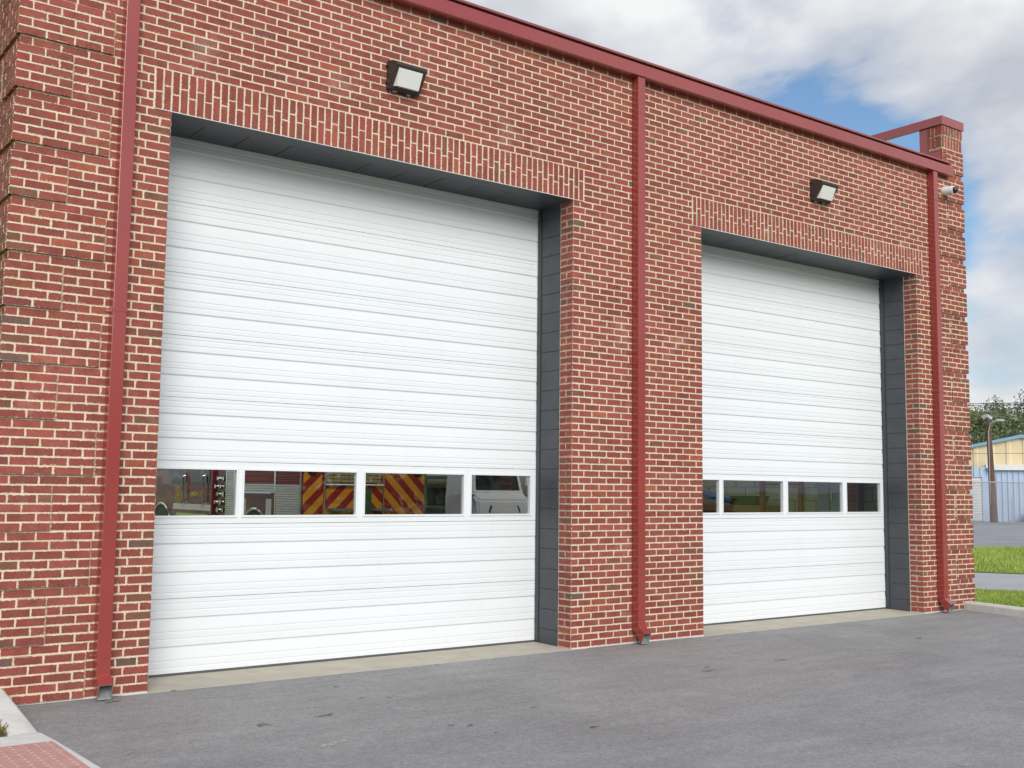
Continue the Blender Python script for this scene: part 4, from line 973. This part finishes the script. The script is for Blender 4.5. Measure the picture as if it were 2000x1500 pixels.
# utility pole
UP = empty('utility_pole', g(0, 0, 0), label='weathered brown wooden utility pole in front of the blue building', cat='pole')
top = posat(1930, 818, 62)
mb = MB(); mb.tube([g(0, 0, -0.1), tuple((Vector(g(0, 0, 0))+top)/2), tuple(top)], 0.215, 12, r2=0.12); mb.build('shaft', wood_pole, UP, smooth=True)
mb = MB(); q = top+RT*(-0.10)+Vector((0, 0, 0.02)); 
for t in range(7):
    a = t*math.pi/12; 
mb.tube([q+RT*(-0.16)+Vector((0, 0, 0.0)), q+RT*(-0.10)+Vector((0, 0, 0.10)), q+RT*0.08+Vector((0, 0, 0.12)), q+RT*0.26+Vector((0, 0, -0.04))], 0.14, 12); mb.build('head_cap', galv, UP, smooth=True)
mb = MB(); w0 = top-Vector((0, 0, 0.75)); mb.tube([w0-BK*0.15, w0-BK*0.2+RT*0.1+Vector((0, 0, .45)), w0-BK*0.25+RT*0.30+Vector((0, 0, .62)), w0-BK*0.25+RT*0.45+Vector((0, 0, .66))], 0.03, 8); mb.build('lamp_arm', fence_m, UP, smooth=True)
mb = MB(); e = w0-BK*0.25+RT*0.42+Vector((0, 0, .62)); mb.tube([e, e+RT*0.12+Vector((0, 0, .03)), e+RT*0.36, e+RT*0.42], 0.075, 10); mb.build('lamp_head', fence_m, UP, smooth=True)
mb = MB(); mb.tube([w0-BK*0.2, tuple(Vector(g(-0.16, -0.2, 0.8)))], 0.028, 6); mb.build('conduit', fence_m, UP, smooth=True)
# overhead wires
for i, (z, s, dd) in enumerate(((5.05, 0.10, 0.6), (6.45, 0.12, 3.0), (7.3, 0.1, 9.0), (7.95, 0.2, 16.0), (3.9, 0.05, 0.4))):
    mb = MB(); mb.tube([g(-14+t*3.5, dd, z+0.02*(t-4)**2*s*4) for t in range(9)], 0.012+0.001*dd, 5)
    tag(mb.build('overhead_wire', wire_m, loc=g(0, dd, z)), ['lowest overhead wire passing just under the pole lamp', 'thin overhead wire just above the pole top', 'thin overhead wire across the tree tops', 'highest overhead wire against the sky above the trees', 'cable strung across the cream gable wall'][i], 'wire', 'overhead wires')
# chain link fence
FN = empty('chain_link_fence', g(2, -4, 0), label='tall chain link fence across the yard in front of the pole', cat='fence')
fa, fb, fh, bb = -9.0, 9.0, 2.22, -4.0
for a in (-9, -6, -3.4, 3.2, 6, 9):
    mb = MB(); mb.tube([g(a, bb, 0), g(a, bb, fh+0.03)], 0.035, 8); mb.build('fence_post', fence_m, FN, smooth=True)
for z in (fh,): mb = MB(); mb.tube([g(fa, bb, z), g(fb, bb, z)], 0.034, 8); mb.build('top_rail', fence_m, FN, smooth=True)
mb = MB(); a = fa-fh
while a < fb:
    for s in (1, -1):
        A0, A1 = (a, a+fh) if s > 0 else (a+fh, a); z0, z1 = 0.0, fh
        lo, hi = max(min(A0, A1), fa), min(max(A0, A1), fb)
        if hi > lo:
            zf = lambda q: (q-A0)/(A1-A0)*fh
            mb.tube([g(lo, bb+0.04*s*0.3, zf(lo)), g(hi, bb+0.04*s*0.3, zf(hi))], 0.0075, 3, cap=False)
    a += 0.125
tag(mb.build('chain_link', fence_m, FN), kind='stuff')
F2 = empty('low_fence', g(3, 0.8, 0), label='lower chain link fence beside the pole base', cat='fence')
for a in (0.15, 0.95, 3.5, 6.5):
    mb = MB(); mb.tube([g(a, 0.8, 0), g(a, 0.8, 1.27)], 0.035, 8); mb.build('fence_post', fence_m, F2, smooth=True)
mb = MB(); mb.tube([g(0.1, 0.8, 1.2), g(6.5, 0.8, 1.2)], 0.016, 6); mb.build('top_rail', fence_m, F2)
# concrete block by the fence
BX = MB(); fbox(BX, g, 1.75, 2.6, 1.0, 1.7, 0.0, 0.62); BX.build('utility_box', kerb_m, loc=g(2.1, 1.3, 0)); tag(bpy.data.objects['utility_box'], 'pale concrete block low against the blue siding at the right edge', 'box')

# ------------------------------------------------------------------ trees
def make_tree(name, base, h, rad, m, seed, label, n=5200, leaf=0.30, clumps=26, trunk_h=0.38, flat=0.75, group=None):
    r = random.Random(seed); T = empty(name, base, label=label, cat='tree', group=group); bx, by, bz = base
    mb = MB(); mb.tube([(bx, by, bz-0.1), (bx+0.08*rad, by, bz+h*0.3), (bx, by+0.05*rad, bz+h*0.78)], 0.035*h, 8, r2=0.008*h)
    cs = []
    for k in range(clumps):
        a = r.uniform(0, 6.28); zz = r.uniform(trunk_h, 0.97); prof = math.sin(min(1, (1-zz)/(1-trunk_h)*1.25+0.12)*math.pi*0.5)
        q = rad*prof*math.sqrt(r.uniform(0.15, 1)); cs.append((Vector((bx+math.cos(a)*q, by+math.sin(a)*q, bz+h*zz)), rad*r.uniform(0.26, 0.46)))
    for k in range(9):
        p, _ = cs[k]; mb.tube([(bx, by, bz+h*r.uniform(0.25, 0.5)), tuple((p+Vector((bx, by, bz+h*0.5)))/2), tuple(p)], 0.010*h, 5, r2=0.002*h)
    mb.build('trunk', bark, T, smooth=True)
    V, Fc, lv = [], [], []
    for _ in range(n):
        p, rr = cs[r.randrange(clumps)]
        d = Vector((r.gauss(0, 1), r.gauss(0, 1), r.gauss(0, flat))).normalized()*rr*(r.random()**0.45); q = p+d
        nrm = (d.normalized()+Vector((r.gauss(0, .6), r.gauss(0, .6), r.gauss(0.3, .6)))).normalized(); a = nrm.cross(Vector((r.gauss(0, 1), r.gauss(0, 1), r.gauss(0, 1)))).normalized(); b = nrm.cross(a); s = leaf*r.uniform(0.5, 1.2)
        k = len(V); V += [tuple(q-a*s*0.5), tuple(q+b*s*0.32), tuple(q+a*s*0.55), tuple(q-b*s*0.32)]; Fc.append((k, k+1, k+2, k+3)); lv += [min(1, max(0, r.gauss(0.5, 0.25)))]*4
    me = bpy.data.meshes.new('crown'); me.from_pydata(V, [], Fc); me.materials.append(m); me.attributes.new('lv', 'FLOAT', 'POINT').data.foreach_set('value', lv)
    link('crown', me, T, (0, 0, 0)); return T
def tree_at(px, ptop, D, rad, m, seed, label, **kw):
    t = posat(px, ptop, D); return make_tree(kw.pop('name', 'broadleaf_tree'), (t.x, t.y, 0), t.z, rad, m, seed, label, group='trees behind the storage building', **kw)
tree_at(1907, 797, 104, 2.9, leaf_y, 1, 'yellowing tree behind the cream gable, nearest the fire station', trunk_h=0.2)
tree_at(1950, 786, 110, 3.4, leaf_g, 2, 'round green tree behind the utility pole', trunk_h=0.2)
tree_at(2003, 772, 112, 3.6, leaf_d, 3, 'tall dark green tree at the right edge of the view', trunk_h=0.2)
tree_at(1872, 800, 118, 4.0, leaf_d, 4, 'dark green tree partly hidden behind the right pilaster', trunk_h=0.15)
tree_at(1925, 812, 96, 3.4, leaf_g, 5, 'low green tree just above the cream gable beside the pole', trunk_h=0.1)
tree_at(1985, 806, 98, 3.6, leaf_g, 6, 'low green tree just above the gable peak', trunk_h=0.1)
for k, (px, pt, D) in enumerate(((2080, 770, 108), (2150, 785, 115), (1800, 790, 116))): tree_at(px, pt, D, 4.0, leaf_g if k % 2 else leaf_d, 20+k, ['green tree just outside the right edge of the view', 'green tree farther right behind the yard', 'dark tree hidden behind the fire station'][k], trunk_h=0.15, n=3600)

# ------------------------------------------------------------------ across the street (seen as reflections in the bay door windows)
sheet('street', [(-80, -31), (38, -31), (38, -24), (-80, -24)], -0.006, road_m)
mb = MB(); mb.box(34, 60, -60, -48, 0, 4.2); WB = empty('white_hall', (47, -54, 0), label='long white hall across the street, reflected in the bay windows', cat='building')
mb.build('wall', white_sid, WB); mb = MB(); mb.prism([(-61, 4.2), (-47, 4.2), (-54, 6.6)], 33.5, 60.5); mb.build('roof', galv, WB)
make_tree('street_tree', (24, -20, 0), 7.0, 2.2, leaf_g, 41, 'small tree on the lawn reflected in the right bay windows', n=2200, leaf=0.28)
make_tree('street_tree', (34, -30, 0), 8.0, 3.0, leaf_y, 42, 'loose yellow green tree across the street', n=2600, leaf=0.3)
for k in range(7): make_tree('far_tree', (-14+k*8+rnd(-1, 1), -46+rnd(-3, 3), 0), rnd(8, 11), 4.6, leaf_d if k % 2 else leaf_g, 50+k, 'tree %s in the row behind the camera across the street' % ['first', 'second', 'third', 'fourth', 'fifth', 'sixth', 'seventh'][k], n=2600, leaf=0.65, trunk_h=0.06, group='row of trees across the street')
DP = empty('dumpster', (20.5, -13, 0), label='dark green dumpster on the lawn reflected in the right bay windows', cat='dumpster')
mb = MB(); mb.prism([(-14.0, 0.1), (-12.4, 0.1), (-12.1, 1.3), (-14.2, 1.3)], 19.6, 21.6); mb.build('bin', dump_m, DP); MB().box(19.55, 21.65, -14.25, -12.05, 1.31, 1.38, ch=0.01).build('lid', black_m, DP)
